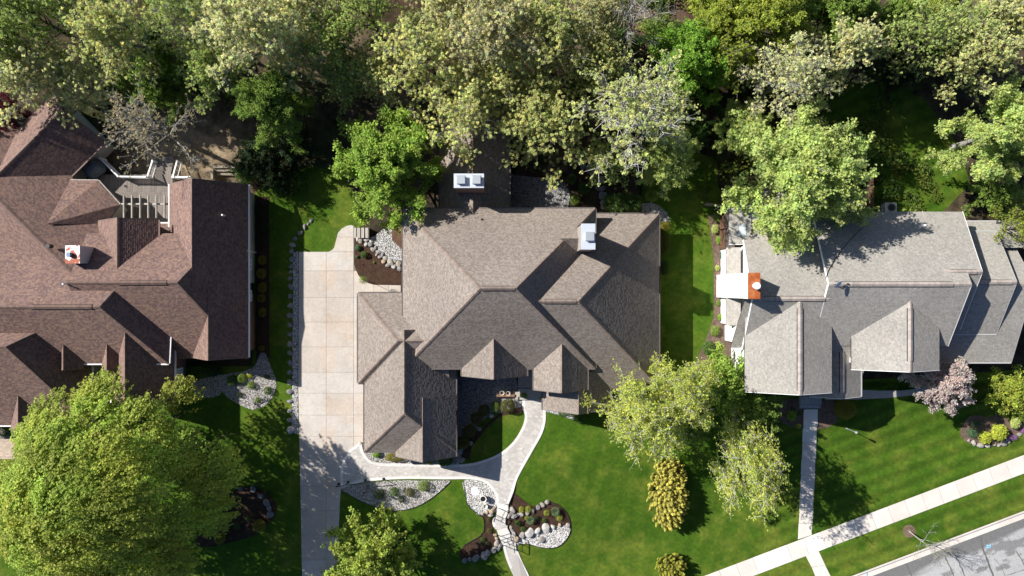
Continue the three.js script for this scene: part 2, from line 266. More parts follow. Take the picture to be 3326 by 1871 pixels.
{
  const walk = new THREE.Group(); walk.name = 'pavement'; walk.userData.kind = 'structure'; scene.add(walk);
  let k = 0;
  for (let u = -24; u < 36; u += 1.55) { const w = 0.74, g = 0.011; const a = Math.floor(u / 1.55) ; part('slab', slabGeo([fromUD(u + g, -w), fromUD(u + 1.55 - g, -w), fromUD(u + 1.55 - g, w), fromUD(u + g, w)], (x, z) => -DROP + 0.025), (u > -4.7 && u < -1.6) || (u > -0.1 && u < 1.4) ? mat.walk[2] : mat.walk[k++ % 2], walk); }
  structure('pavement_base', drape([[fromUD(-60, -0.73), fromUD(60, -0.73), fromUD(60, 0.73), fromUD(-60, 0.73)]], 0.009), mat.joint);
  // path from the grey house down to the pavement, and its continuation to the kerb
  const path = new THREE.Group(); path.name = 'front_path'; path.userData.kind = 'structure'; scene.add(path);
  const ys = [1329, 1384, 1437, 1490, 1543, 1595, 1648, 1700, 1752];
  for (let i = 0; i + 1 < ys.length; i++) { const l = (y) => lerp(2611, 2593, (y - 1329) / 421), r = (y) => lerp(2656, 2637, (y - 1329) / 421), j = i % 2 ? 1 : 0, y0 = ys[i] + 0.4, y1 = ys[i + 1] - 0.4 - (i === 7 ? 0 : 0);
    const q = XZ([[l(y0) - j, y0], [r(y0) - j, y0], [r(y1) - j, i === 7 ? y1 - 14 : y1], [l(y1) - j, y1]]); const hi = Math.max(...q.map(([x, z]) => ground(x, z))), lo = Math.min(...q.map(([x, z]) => ground(x, z))), mid = lerp(lo, hi, 0.75) + 0.03;
    part('slab', slabGeo(q, (x, z) => lerp(mid, ground(x, z) + 0.04, 0.45), 0.3), i > 5 ? mat.walk[1] : i < 2 ? mat.walk[2] : mat.walk[0], path); }
  const tail = [[[2617, 1806], [2659, 1790], [2680, 1835], [2636, 1842]], [[2637, 1843], [2680, 1836], [2716, 1908], [2668, 1922]]];
  for (const q of tail) part('slab', slabGeo(XZ(q), (x, z) => -DROP + 0.03), mat.walk[1], path);
}

// ------------------------------------------------------------------ driveway of big concrete slabs
const C = (l) => curve(XZ(l), 5);
const drivePoly = XZ([[971, 818], [1058, 818], [1066, 818], [1078, 813], [1086, 804], [1092, 780], [1098, 757], [1110, 743], [1126, 734], [1140, 731], [1152, 735], [1152, 850], [1154, 870], [1163, 893], [1178, 910], [1196, 920], [1215, 925], [1302, 927], [1302, 950], [1192, 950], [1192, 1436], [1170, 1437], [1136, 1462], [1114, 1497], [1107, 1520], [1107, 1590], [1104, 1640], [1094, 2190], [985, 2190], [983, 1871], [976, 1592], [969, 1248]]);
structure('driveway_base', drape([drivePoly], 0.01, { height: () => 0, skirt: 0.7 }), mat.joint);
{
  const dr = new THREE.Group(); dr.name = 'driveway'; dr.userData.kind = 'structure'; scene.add(dr);
  const ys = [720, 770, 818, 880, 966, 1046, 1127, 1209, 1277, 1348, 1417, 1497, 1579, 1659, 1738, 1818, 1900, 1980, 2060, 2190].map((y) => PG(1060, y).z), xs = [940, 1060, 1149, 1212, 1262, 1320].map((x) => PG(x, 1200).x);
  let n = 0;
  for (let i = 0; i + 1 < ys.length; i++) for (let j = 0; j + 1 < xs.length; j++) {
    if (j > 2 && i > 3) continue; if (j === 2 && i < 3) continue;
    let p = drivePoly; const g = 0.007, x1 = j === 2 && i > 3 ? 99 : xs[j + 1];
    p = clipPoly(p, (q) => q[0] - xs[j] - g); p = clipPoly(p, (q) => x1 - g - q[0]); p = clipPoly(p, (q) => q[1] - ys[i] - g); p = clipPoly(p, (q) => ys[i + 1] - g - q[1]);
    p = p.filter((q, k) => { const o = p[(k + 1) % p.length]; return Math.hypot(q[0] - o[0], q[1] - o[1]) > 0.004; });
    if (p.length < 3) continue; let ar = 0; p.forEach((a, k) => { const b = p[(k + 1) % p.length]; ar += a[0] * b[1] - b[0] * a[1]; }); if (Math.abs(ar) < 0.16) continue;
    part('slab', slabGeo(p, () => 0.035), mat.conc[j === 2 || i < 3 ? 3 : i < 6 ? [0, 2, 0][n % 3] : [1, 3, 1, 0][hash(i, j) * 4 | 0]], dr); n++;
  }
}

// ------------------------------------------------------------------ paver walkway, garden steps
const plazaL = [[1698, 1296], [1698, 1329], [1705, 1346], [1704, 1366], [1692, 1398], [1666, 1437], [1627, 1471], [1567, 1497], [1515, 1508], [1412, 1509], [1282, 1506], [1235, 1505], [1205, 1497], [1183, 1475], [1173, 1441]];
const plazaA = [[1170, 1438], [1136, 1462], [1114, 1497], [1107, 1520], [1107, 1586]];
const plazaB = [[1110, 1584], [1175, 1566], [1248, 1558], [1317, 1555], [1440, 1556], [1535, 1557], [1571, 1566], [1597, 1587], [1611, 1613], [1613, 1633]];
const plazaR = [[1651, 1638], [1666, 1600], [1679, 1557], [1696, 1523], [1730.5, 1462], [1761, 1406], [1771, 1368], [1771, 1331], [1764, 1296]];
const open = (l) => curve(l.map(([x, y]) => { const p = P(x, y, 0.05); return [p.x, p.z]; }), 4, false);
const eL = open(plazaL), eA = open(plazaA), eB = open(plazaB), eR = open(plazaR);
const plaza = [...eL, ...eA, ...eB, ...eR];
const S2 = (x, y) => [1440 + 0.2285 * x, 1540 + 0.2285 * y];
const lowL = [[850, 1022], [880, 1150], [930, 1290], [1005, 1449], [1100, 1640], [1180, 1800]].map((q) => S2(...q)), lowR = [[1280, 1740], [1215, 1449], [1120, 1250], [1060, 1100], [1020, 972]].map((q) => S2(...q)).map((q) => q);
lowR.unshift(S2(1360, 1790));
const lL = curve(XZ(lowL), 4, false), lR = curve(XZ(lowR), 4, false), lowPath = [...lL, ...lR];
const landL = [[745, 602], [700, 660], [712, 740], [760, 800]].map((q) => S2(...q)), landR = [[905, 755], [880, 700], [888, 652], [878, 640]].map((q) => S2(...q));
const atH = (l, h) => l.map(([x, y]) => { const p = P(x, y, h); return [p.x, p.z]; });
const land = [...curve(atH(landL, -0.24), 3, false), ...curve(atH(landR, -0.24), 3, false)];
function pavers(polys, edges, top, base, skirt, seed, dirAngle = 0) {
  const mb = new MB(), r = rng(seed), bw = 0.2;
  for (const poly of polys) { const b = bounds(poly), W = 0.24, L = 0.16;
    for (let row = 0, z = b[1] - 1; z < b[3] + 1; row++, z += L) for (let x = b[0] - 1 + (row % 2) * W / 2; x < b[2] + 1; x += W) {
      const cx = x + W / 2, cz = z + L / 2; if (!inside(poly, cx, cz)) continue; if (edges.some((e) => distToPath(e, cx, cz, false) < bw * 0.8)) continue;
      const k = 0.555 + 0.13 * (r() - 0.5) + 0.06 * (fbm(cx, cz, 5, 2) - 0.5) + (r() < 0.06 ? 0.1 : 0), c = [k * 1.0, k * 0.965, k * 0.93], y = top(cx, cz) + (r() - 0.5) * 0.003, g = 0.004;
      mb.box(x + g, y - 0.03, z + g, x + W - g, y, z + L - g, c); } }
  const edge = new MB();
  for (const e of edges) { let acc = 0; for (let i = 0; i + 1 < e.length; i++) { const dx = e[i + 1][0] - e[i][0], dz = e[i + 1][1] - e[i][1], l = Math.hypot(dx, dz), n = Math.max(1, Math.round(l / 0.115)); const ux = dx / l, uz = dz / l;
    for (let k = 0; k < n; k++) { const s0 = l * k / n + 0.003, s1 = l * (k + 1) / n - 0.003, t = (s, o) => { const x = e[i][0] + ux * s + uz * -o, z = e[i][1] + uz * s + ux * o; return V(x, top(x, z) + 0.004, z); };
      const q = [t(s0, -0.02), t(s1, -0.02), t(s1, bw), t(s0, bw)], q2 = [t(s0, -bw), t(s1, -bw), t(s1, 0.02), t(s0, 0.02)];
      const mid = [(q[2].x + q[3].x) / 2, (q[2].z + q[3].z) / 2], use = polys.some((p) => inside(p, mid[0], mid[1])) ? q : q2; const kk = 0.78 + 0.08 * (r() - 0.5); edge.hexa(use.map((v) => v.clone().setY(v.y - 0.1)).reverse().reverse(), use, [kk, kk * 0.985, kk * 0.96]); } } }
  return [mb, edge];
}
function paverGroup(name, polys, edges, top, seed, skirt) {
  const g = new THREE.Group(); g.name = name; g.userData.kind = 'structure'; scene.add(g);
  const base = new MB(); for (const p of polys) { for (const t of triangles(p)) { const q = t.map(([x, z]) => V(x, top(x, z) - 0.012, z)); base.tri(q[0], q[1], q[2]); } p.forEach((a, i) => { const b = p[(i + 1) % p.length]; base.quad(V(a[0], top(...a) - 0.012, a[1]), V(b[0], top(...b) - 0.012, b[1]), V(b[0], top(...b) - skirt, b[1]), V(a[0], top(...a) - skirt, a[1])); }); }
  part('paving_base', base.geo(), M([0.42, 0.39, 0.36], 1), g);
  const [f, e] = pavers(polys, edges, top, 0, 0, seed);
  part('field_pavers', f.geo(true), mat.pavers, g).userData.kind = 'stuff'; part('border_pavers', e.geo(true), mat.pavers, g).userData.kind = 'stuff';
}
paverGroup('paver_walkway', [plaza], [eL, eA, eB, eR], () => 0.05, 7, 0.4);
paverGroup('lower_paver_path', [lowPath], [lL, lR], (x, z) => ground(x, z) + 0.05, 8, 0.2);
paverGroup('step_landing', [land], [land.slice(0, 10), land.slice(-10)], () => -0.24, 9, 0.4);
{
  const st = thing('garden_steps', 'white concrete garden steps in two flights between boulders on the paver path', 'steps', P(1640, 1700, -0.5)); st.position.set(0, 0, 0);
  const T = (list, h, th = 0.45) => part('tread', slabGeo(atH(list.map((q) => S2(...q)), h), () => h, th), mat.step, st);
  T([[752, 408], [922, 428], [927, 530], [766, 475]], -0.04); T([[758, 474], [927, 534], [880, 638], [742, 598]], -0.135);
  T([[760, 802], [905, 757], [950, 843], [790, 888]], -0.235); T([[790, 890], [950, 846], [975, 889], [815, 938]], -0.34); T([[815, 941], [975, 892], [1000, 935], [835, 984]], -0.45); T([[835, 987], [1000, 938], [1020, 971], [850, 1020]], -0.555);
  // black handrails
  const rail = (label, pts) => { // pts: [pixel, floor height]
    const t = thing('handrail', label, 'handrail', V(0, 0, 0)); const tops = pts.map(([q, h]) => { const p = P(...S2(...q), h); const m = new MB(); m.bar(p.clone().setY(h - 0.05), p.clone().setY(h + 0.9), 0.045, 0.045); part('post', m.geo(), mat.black, t); return p.clone().setY(h + 0.9); });
    for (let i = 0; i + 1 < tops.length; i++) { const m = new MB(); m.bar(tops[i], tops[i + 1], 0.05, 0.04); part('rail', m.geo(), mat.black, t); const m2 = new MB(); m2.bar(tops[i].clone().setY(tops[i].y - 0.45), tops[i + 1].clone().setY(tops[i + 1].y - 0.45), 0.025, 0.025); part('lower_rail', m2.geo(), mat.black, t); } };
  rail('black metal handrail on the left of the upper garden steps', [[[762, 478], 0], [[742, 575], -0.135], [[725, 630], -0.24]]);
  rail('short black handrail right of the upper steps beside grey boulders', [[[918, 520], 0], [[886, 640], -0.14]]);
  rail('black metal handrail on the left of the lower garden steps', [[[785, 868], -0.24], [[808, 940], -0.4], [[845, 1005], -0.55]]);
  rail('black metal handrail on the right of the lower garden steps', [[[955, 848], -0.24], [[1005, 955], -0.55], [[1010, 1060], -0.66]]);
}
{ // handrail along the walkway and the post lamp in the gravel
  const t = thing('handrail', 'black handrail on posts along the walkway edge above the gravel bed', 'handrail', V(0, 0, 0));
  const b = [[1100, 1572], [1131, 1566], [1187, 1560], [1246, 1555]].map(([x, y]) => P(x, y, 0.05));
  for (const p of b) { const m = new MB(); m.bar(p.clone(), p.clone().setY(0.98), 0.05, 0.05); m.box(p.x - 0.1, 0.05, p.z - 0.1, p.x + 0.1, 0.09, p.z + 0.1); part('post', m.geo(), mat.black, t); }
  for (let i = 0; i < 3; i++) { const m = new MB(); m.bar(b[i].clone().setY(0.98), b[i + 1].clone().setY(0.98), 0.05, 0.05); part('rail', m.geo(), mat.black, t); }
}
function postLamp(px, py, h, label, mtl, headR) {
  const p = PG(px, py), t = thing('post_lamp', label, 'lamp post', p); const m = new MB(); m.tube([V(0, 0, 0), V(0, 0.3, 0), V(0, 0.32, 0), V(0, h - 0.3, 0)], [0.06, 0.055, 0.032, 0.03], 10); part('post', m.geo(), mtl, t);
  const l = new MB(); l.tube([V(0, h - 0.3, 0), V(0, h - 0.27, 0), V(0, h, 0)], [0.05, headR * 0.7, headR], 6); part('lantern', l.geo(), mat.galv, t);
  const c = new MB(); c.tube([V(0, h, 0), V(0, h + 0.03, 0), V(0, h + 0.14, 0), V(0, h + 0.18, 0)], [headR * 1.15, headR * 1.15, 0.03, 0.005], 6); part('cap', c.geo(), mtl === mat.black ? mat.black : mat.galv, t);
}
postLamp(2748, 1391, 1.85, 'grey post lamp standing alone in the lawn of the grey house', M([0.22, 0.24, 0.26], 0.6), 0.1);
postLamp(1195, 1577, 1.95, 'slim black garden lamp standing in the half-moon gravel bed', mat.black, 0.1);

// ------------------------------------------------------------------ planting beds, gravel
const Z2 = (x, y) => [1110 + 0.19322 * x, 1420 + 0.19322 * y], Z3 = (x, y) => [1460 + 0.17255 * x, 1200 + 0.17255 * y], Z5 = (x, y) => [900 + 0.20703 * x, 660 + 0.20703 * y], Z6 = (x, y) => [600 + 0.20704 * x, 1150 + 0.20704 * y], ZR = (x, y) => [1620 + 0.23465 * x, 480 + 0.23465 * y], ZB = (x, y) => [3050 + 0.138 * x, 1300 + 0.138 * y], ZL = (x, y) => [620 + 0.21469 * x, 1560 + 0.21469 * y], ZP = (x, y) => [2560 + 0.17255 * x, 1200 + 0.17255 * y];
const map2 = (f, l) => l.map((q) => f(...q));
function bed(name, poly, material, off = 0.02) { return structure(name, drape([poly], off, { skirt: 0.05 }), material); }
const stoneGeo = new THREE.IcosahedronGeometry(1, 0);
function gravel(name, poly, seed, { size = 0.032, dens = 440, tone = [0.62, 0.6, 0.58], dark = 0.3, off = 0.02 } = {}) {
  bed(name + '_bed', poly, mat.gravelBed, off);
  const r = rng(seed), b = bounds(poly), n = Math.min(30000, Math.round((b[2] - b[0]) * (b[3] - b[1]) * dens)), ms = [], q = new THREE.Quaternion(), e = new THREE.Euler();
  for (let i = 0; i < n; i++) { const x = lerp(b[0], b[2], r()), z = lerp(b[1], b[3], r()); if (!inside(poly, x, z)) continue; const s = size * (0.6 + 0.9 * r()); e.set(r() * 6, r() * 6, r() * 6); ms.push([new THREE.Matrix4().compose(V(x, ground(x, z) + off + s * 0.25, z), q.setFromEuler(e).clone(), V(s * (0.8 + 0.5 * r()), s * 0.6, s)), r()]); }
  const im = shadows(new THREE.InstancedMesh(stoneGeo, M([1, 1, 1], 0.95), ms.length)); im.name = numbered(name); im.userData.kind = 'stuff';
  const c = new THREE.Color(); ms.forEach(([m, k], i) => { im.setMatrixAt(i, m); const v = k < dark ? 0.35 + k : 0.75 + 0.45 * (k - dark); im.setColorAt(i, c.setRGB(tone[0] * v, tone[1] * v, tone[2] * v)); });
  scene.add(im); return im;
}
const gravels = [
  [C(map2(Z2, [[-10, 870], [150, 815], [420, 765], [700, 738], [1050, 728], [1500, 732], [1830, 735], [1720, 850], [1500, 1030], [1250, 1170], [1000, 1230], [800, 1225], [550, 1160], [300, 1060], [60, 930]])), {}],
  [C(map2(S2, [[282, 97], [500, 97], [620, 150], [700, 225], [755, 330], [765, 420], [720, 500], [560, 575], [510, 580], [400, 490], [340, 410], [315, 290]])), { tone: [0.78, 0.77, 0.75], dark: 0.2 }],
  [C(map2(S2, [[1800, 740], [1800, 830], [1720, 960], [1620, 1030], [1500, 1050], [1380, 1040], [1200, 992], [1045, 1000], [1025, 965], [1080, 905], [1280, 845], [1500, 785], [1650, 735]])), { tone: [0.8, 0.78, 0.76], dark: 0.2 }],
  [XZ(map2(Z2, [[370, 60], [350, 150], [390, 320], [500, 430], [640, 470], [1200, 475], [1700, 470], [1960, 460], [2050, 200], [1900, 200], [1880, 300], [1340, 390], [900, 260], [390, 250]])), {}],
  [XZ(map2(Z3, [[130, 130], [1250, 130], [1300, 380], [1225, 530], [1380, 560], [1380, 690], [950, 820], [800, 800], [130, 1449], [60, 1600]])), { tone: [0.5, 0.49, 0.48] }],
  [XZ(map2(Z3, [[1810, 760], [2000, 760], [2360, 880], [2360, 955], [2060, 860], [1815, 790]])), { tone: [0.7, 0.7, 0.7] }],
  [XZ(map2(Z5, [[1420, 560], [1560, 500], [1650, 420], [1800, 360], [1975, 380], [1975, 930], [1800, 880], [1640, 790], [1530, 650]])), { tone: [0.72, 0.71, 0.7], dark: 0.22 }],
  [XZ(map2(Z6, [[1190, -20], [1260, -20], [1310, 80], [1360, 230], [1425, 370], [1440, 500], [1385, 680], [1250, 820], [1070, 875], [900, 820], [680, 680], [560, 560], [520, 330], [900, 280], [1100, 200]])), {}],
  [XZ(map2(Z6, [[90, 640], [120, 430], [300, 380], [560, 330], [570, 640], [420, 680], [250, 690]])), {}],
  [XZ([[953, 818], [969, 818], [967, 1248], [970, 1410], [948, 1405], [950, 1248]]), { tone: [0.68, 0.67, 0.66], dark: 0.25 }],
  [XZ(map2(ZR, [[145, 365], [300, 392], [520, 410], [760, 418], [900, 480], [975, 600], [987, 700], [950, 860], [145, 860]])), { tone: [0.4, 0.4, 0.41], dens: 420, size: 0.035 }],
  [XZ(map2(ZR, [[1975, 890], [1985, 775], [2100, 755], [2220, 800], [2330, 900], [2372, 1015], [2230, 1035], [2225, 900]])), { tone: [0.55, 0.55, 0.54] }],
  [XZ([[-20, 1385], [175, 1385], [180, 1440], [110, 1449], [60, 1430], [-20, 1428]]), { tone: [0.5, 0.45, 0.4] }],
];
gravels.forEach(([poly, o], i) => gravel('gravel', poly, 40 + i, o));
const mulches = [
  XZ([[832, 640], [874, 640], [876, 1165], [832, 1165]]),
  C(map2(S2, [[1000, 275], [1120, 350], [1270, 450], [1350, 440], [1440, 380], [1530, 390], [1650, 445], [1745, 540], [1800, 660], [1805, 735], [1600, 760], [1380, 800], [1150, 855], [1000, 875], [930, 770], [905, 700], [900, 640], [935, 530], [950, 430]])),
  C(map2(S2, [[520, 575], [565, 620], [582, 700], [575, 800], [520, 880], [400, 950], [300, 1010], [230, 1130], [270, 1225], [500, 1200], [700, 1110], [830, 1025], [785, 900], [735, 830], [700, 740], [695, 640], [640, 560]])),
  XZ(map2(Z5, [[1212, 540], [1390, 545], [1530, 650], [1640, 800], [1800, 900], [1970, 960], [1970, 1290], [1530, 1275], [1400, 1235], [1300, 1140], [1240, 1060], [1210, 960]])),
  XZ(map2(Z3, [[950, 820], [1380, 690], [1400, 800], [1200, 830], [960, 880], [700, 1100], [420, 1449], [380, 1700], [200, 1650], [250, 1380]])),
  C(map2(ZL, [[380, 330], [560, 200], [720, 130], [960, 90], [1100, 170], [1230, 260], [1290, 400], [1270, 540], [1180, 650], [1000, 810], [760, 900], [560, 950], [330, 1000], [80, 975], [200, 700]])),
];
mulches.forEach((p, i) => bed('mulch', p, mat.mulch, 0.03));
bed('mulch', XZ(map2(ZP, [[558, 755], [640, 590], [860, 585], [930, 960], [880, 1020], [790, 1070], [680, 1105], [558, 1132]])), mat.mulchPale, 0.03);
bed('mulch', XZ(map2(ZP, [[-200, 560], [230, 560], [290, 750], [285, 1120], [120, 1090], [-150, 1000]])), mat.mulchPale, 0.03);
bed('mulch', C(map2(ZB, [[510, 720], [560, 560], [690, 400], [900, 350], [1100, 400], [1400, 350], [1700, 480], [2100, 550], [2300, 650], [2000, 780], [1800, 890], [1450, 1030], [1100, 1100], [850, 1055], [620, 960], [520, 850]])), mat.mulchPale, 0.03);
bed('mulch', XZ([[2300, 700], [2345, 680], [2372, 800], [2378, 1060], [2400, 1160], [2300, 1200], [2250, 1200], [2290, 1110], [2318, 1030], [2318, 840]]), mat.mulchPale, 0.03);
// black edging strips round the beds
{ const edge = (poly, label) => { const mb = new MB(); for (let i = 0; i + 1 < poly.length; i++) { const a = V(poly[i][0], ground(...poly[i]) + 0.03, poly[i][1]), b = V(poly[i + 1][0], ground(...poly[i + 1]) + 0.03, poly[i + 1][1]); mb.bar(a, b, 0.045, 0.09); } tag(part('bed_edging', mb.geo(), mat.black, scene), label, 'edging'); };
  edge(curve(XZ(map2(Z2, [[-10, 890], [60, 930], [300, 1060], [550, 1160], [800, 1225], [1000, 1230], [1250, 1170], [1500, 1030], [1720, 850], [1830, 740]])), 4, false), 'black edging strip curving round the half-moon gravel bed');
  edge(curve(XZ(map2(S2, [[282, 97], [315, 290], [340, 410], [400, 490], [510, 580], [565, 620], [582, 700], [575, 800], [520, 880], [400, 950], [300, 1010]])), 4, false), 'black edging strip left of the teardrop gravel bed and urns');
  edge(curve(XZ(map2(S2, [[1530, 390], [1650, 445], [1745, 540], [1800, 660], [1805, 740], [1800, 830], [1720, 960], [1620, 1030], [1500, 1050], [1380, 1040], [1200, 992], [1045, 1000]])), 4, false), 'black edging strip round the mulch and white gravel right of the steps'); }

// ------------------------------------------------------------------ boulders
function boulderGeo(seed) { const g = new THREE.IcosahedronGeometry(1, 2), p = g.attributes.position, r = rng(seed), ph = [r() * 9, r() * 9, r() * 9], col = new Float32Array(p.count * 3), planes = []; for (let i = 0; i < 7; i++) planes.push([V(r() - 0.5, r() - 0.4, r() - 0.5).normalize(), 0.62 + 0.25 * r()]);
  for (let i = 0; i < p.count; i++) { const v = V(p.getX(i), p.getY(i), p.getZ(i)); const n = 0.86 + 0.28 * vnoise(v.x * 1.6 + ph[0], v.y * 1.6 + v.z * 2.1 + ph[1], seed); v.multiplyScalar(n); for (const [d, m] of planes) { const k = v.dot(d); if (k > m) v.addScaledVector(d, (m - k) * 0.85); } p.setXYZ(i, v.x, v.y * 0.75, v.z); const t = 0.75 + 0.5 * fbm(v.x * 3 + ph[2], v.z * 3 + v.y * 2, seed + 9, 3); col.set([t, t * 0.985, t * 0.96], i * 3); }
  g.setAttribute('color', new THREE.BufferAttribute(col, 3)); g.computeVertexNormals(); return g; }
const boulderGeos = [1, 2, 3, 4, 5, 6, 7].map(boulderGeo);
const stoneMats = [[0.36, 0.345, 0.33], [0.42, 0.39, 0.35], [0.27, 0.27, 0.28], [0.46, 0.36, 0.27], [0.55, 0.535, 0.52]].map((c) => { const m = mat.stone.clone(); m.color = rgb(c); return m; });
function boulder(parent, px, py, rx, rz, h, mi, seed, turn = 0) { const p = PG(px, py), r = rng(seed); const m = part('boulder', boulderGeos[seed % 7], stoneMats[mi], parent); m.position.set(p.x, p.y + h * 0.42, p.z); m.scale.set(rx, h, rz); m.rotation.y = turn + (r() - 0.5) * 0.5; return m; }
function wallOf(label, list, f, k, mi = (i) => [0, 0, 1, 2][i % 4], name = 'boulder_wall') { const t = thing(name, label, 'boulder wall', V(0, 0, 0)); list.forEach(([x, y, r, m], i) => { const q = f(x, y), rr = r * k / 37; boulder(t, q[0], q[1], rr * (0.95 + 0.3 * hash(i, 3)), rr * (0.8 + 0.25 * hash(i, 5)), rr * 0.85, m ?? mi(i), i * 3 + x | 0, hash(i, x) * 3); }); return t; }
wallOf('grey boulder edging along the left of the driveway gravel strip', [[1014, 717, 11], [1004, 728, 8], [993, 738, 13], [979, 756, 15], [963, 776, 14], [956, 797, 15], [952, 817, 15], [953, 841, 16], [950, 864, 13], [948, 884, 12], [947, 905, 14], [948, 932, 15], ...Array.from({ length: 14 }, (_, i) => [946.5 - i * 0.15, 962 + i * 31, 13 + (i * 7 % 4)]), [948, 1400, 16]], (x, y) => [x - 3, y], 0.6, (i) => [2, 0, 2, 2][i % 4]);
wallOf('row of pale boulders between the driveway mulch bed and white gravel', [[1265, 565, 36, 4], [1305, 592, 44, 1], [1410, 575, 38, 4], [1402, 652, 40, 4], [1482, 592, 36, 4], [1465, 645, 38, 2], [1500, 730, 34], [1545, 705, 34], [1592, 770, 36], [1560, 810, 28], [1612, 850, 34], [1652, 815, 38], [1702, 862, 40, 1], [1672, 915, 34, 3], [1790, 928, 56], [1852, 896, 44, 1], [1740, 975, 36], [1832, 990, 36, 4], [1905, 950, 52], [1928, 1025, 44]], Z5, 0.207);
wallOf('upper row of boulders in the mulch right of the garden steps', [[980, 508, 48, 1], [1005, 592, 46], [936, 596, 40], [1105, 575, 40, 1], [1060, 570, 26], [1200, 550, 34], [1275, 520, 34, 2], [1345, 470, 34], [1405, 435, 36, 1], [1475, 398, 42, 1]], S2, 0.2285);
wallOf('lower row of white boulders between mulch and white gravel', [[958, 760, 27, 1], [970, 797, 27, 1], [996, 850, 40, 4], [1035, 915, 50, 3], [1122, 864, 46, 0], [1225, 824, 60, 4], [1342, 800, 50, 4], [1455, 762, 58, 4], [1560, 745, 38, 4], [1655, 722, 32, 3], [1768, 727, 36, 1]], S2, 0.2285);
wallOf('tan boulders under the urns left of the upper steps', [[692, 514, 48, 3], [622, 536, 34, 3], [556, 556, 27, 1], [668, 580, 40, 0]], S2, 0.2285);
wallOf('curved boulder wall below the mulch left of the lower steps', [[735, 860, 26, 3], [756, 910, 27, 3], [756, 985, 42, 1], [806, 1012, 36, 0], [790, 1060, 34, 2], [722, 1070, 44, 0], [636, 1115, 46, 1], [580, 1157, 54, 0], [466, 1187, 52, 2], [376, 1207, 40, 2], [300, 1222, 42, 2]], S2, 0.2285);
wallOf('mossy grey boulders winding through the mulch behind the brown house', [[1010, 110, 40], [1095, 132, 42], [1020, 175, 36, 1], [1100, 208, 38], [1172, 190, 44], [1170, 262, 40, 2], [1252, 272, 52, 1], [1260, 330, 36], [1335, 355, 54], [1312, 412, 38, 1], [1412, 446, 56], [1330, 490, 32, 4], [1372, 560, 40, 2], [1432, 562, 38, 2], [1422, 662, 46, 2], [1470, 650, 34, 2], [1440, 760, 40], [1440, 820, 30, 1]], ZR, 0.2346);
wallOf('flat stones edging the flower bed by the street', [[690, 950, 45, 1], [800, 1010, 70, 1], [955, 1055, 80, 1], [1130, 1070, 70, 4], [1280, 1030, 70, 3], [1390, 1060, 45, 0], [1500, 1000, 80, 1], [1610, 950, 60, 1], [1880, 800, 50, 0], [2050, 740, 60, 1]], ZB, 0.138);
wallOf('blue-grey boulders in the mulch under the large front tree', [[945, 132, 48, 2], [750, 130, 40, 2], [1060, 236, 44, 2], [1152, 340, 60, 2], [1192, 425, 40, 2], [1202, 515, 46, 2]], ZL, 0.2147);
const lone = (label, px, py, r, mi, seed, hk = 0.8) => { const p = PG(px, py), m = part('boulder', boulderGeos[seed % 7], stoneMats[mi], scene); m.position.set(p.x, p.y + r * hk * 0.4, p.z); m.scale.set(r * 1.1, r * hk, r); tag(m, label, 'boulder'); };
lone('single round grey boulder lying in the white gravel right of the steps', ...S2(1395, 925), 0.3, 0, 3);
lone('dark grey stone between two shrubs in the half-moon gravel bed', ...Z2(1035, 875), 0.19, 2, 4);
lone('flat tan boulder in the gravel beneath the brick window', ...Z6(310, 540), 0.32, 1, 5);
lone('grey boulder beside the green shrubs in the rounded gravel bed', ...Z6(870, 497), 0.28, 0, 6);
lone('bluish flat stone at the bottom end of the driveway gravel strip', 947, 1395, 0.35, 4, 2);
lone('small pale stone beneath the third courtyard yew', ...Z3(790, 865), 0.2, 4, 1); lone('small pale stone beneath the fourth courtyard yew', ...Z3(548, 1110), 0.22, 0, 5); lone('small pale stone by the yew at the garage corner', ...Z3(400, 1390), 0.2, 0, 3); lone('pale stone in the mulch near the walkway curve', ...Z2(2025, 385), 0.26, 0, 2);

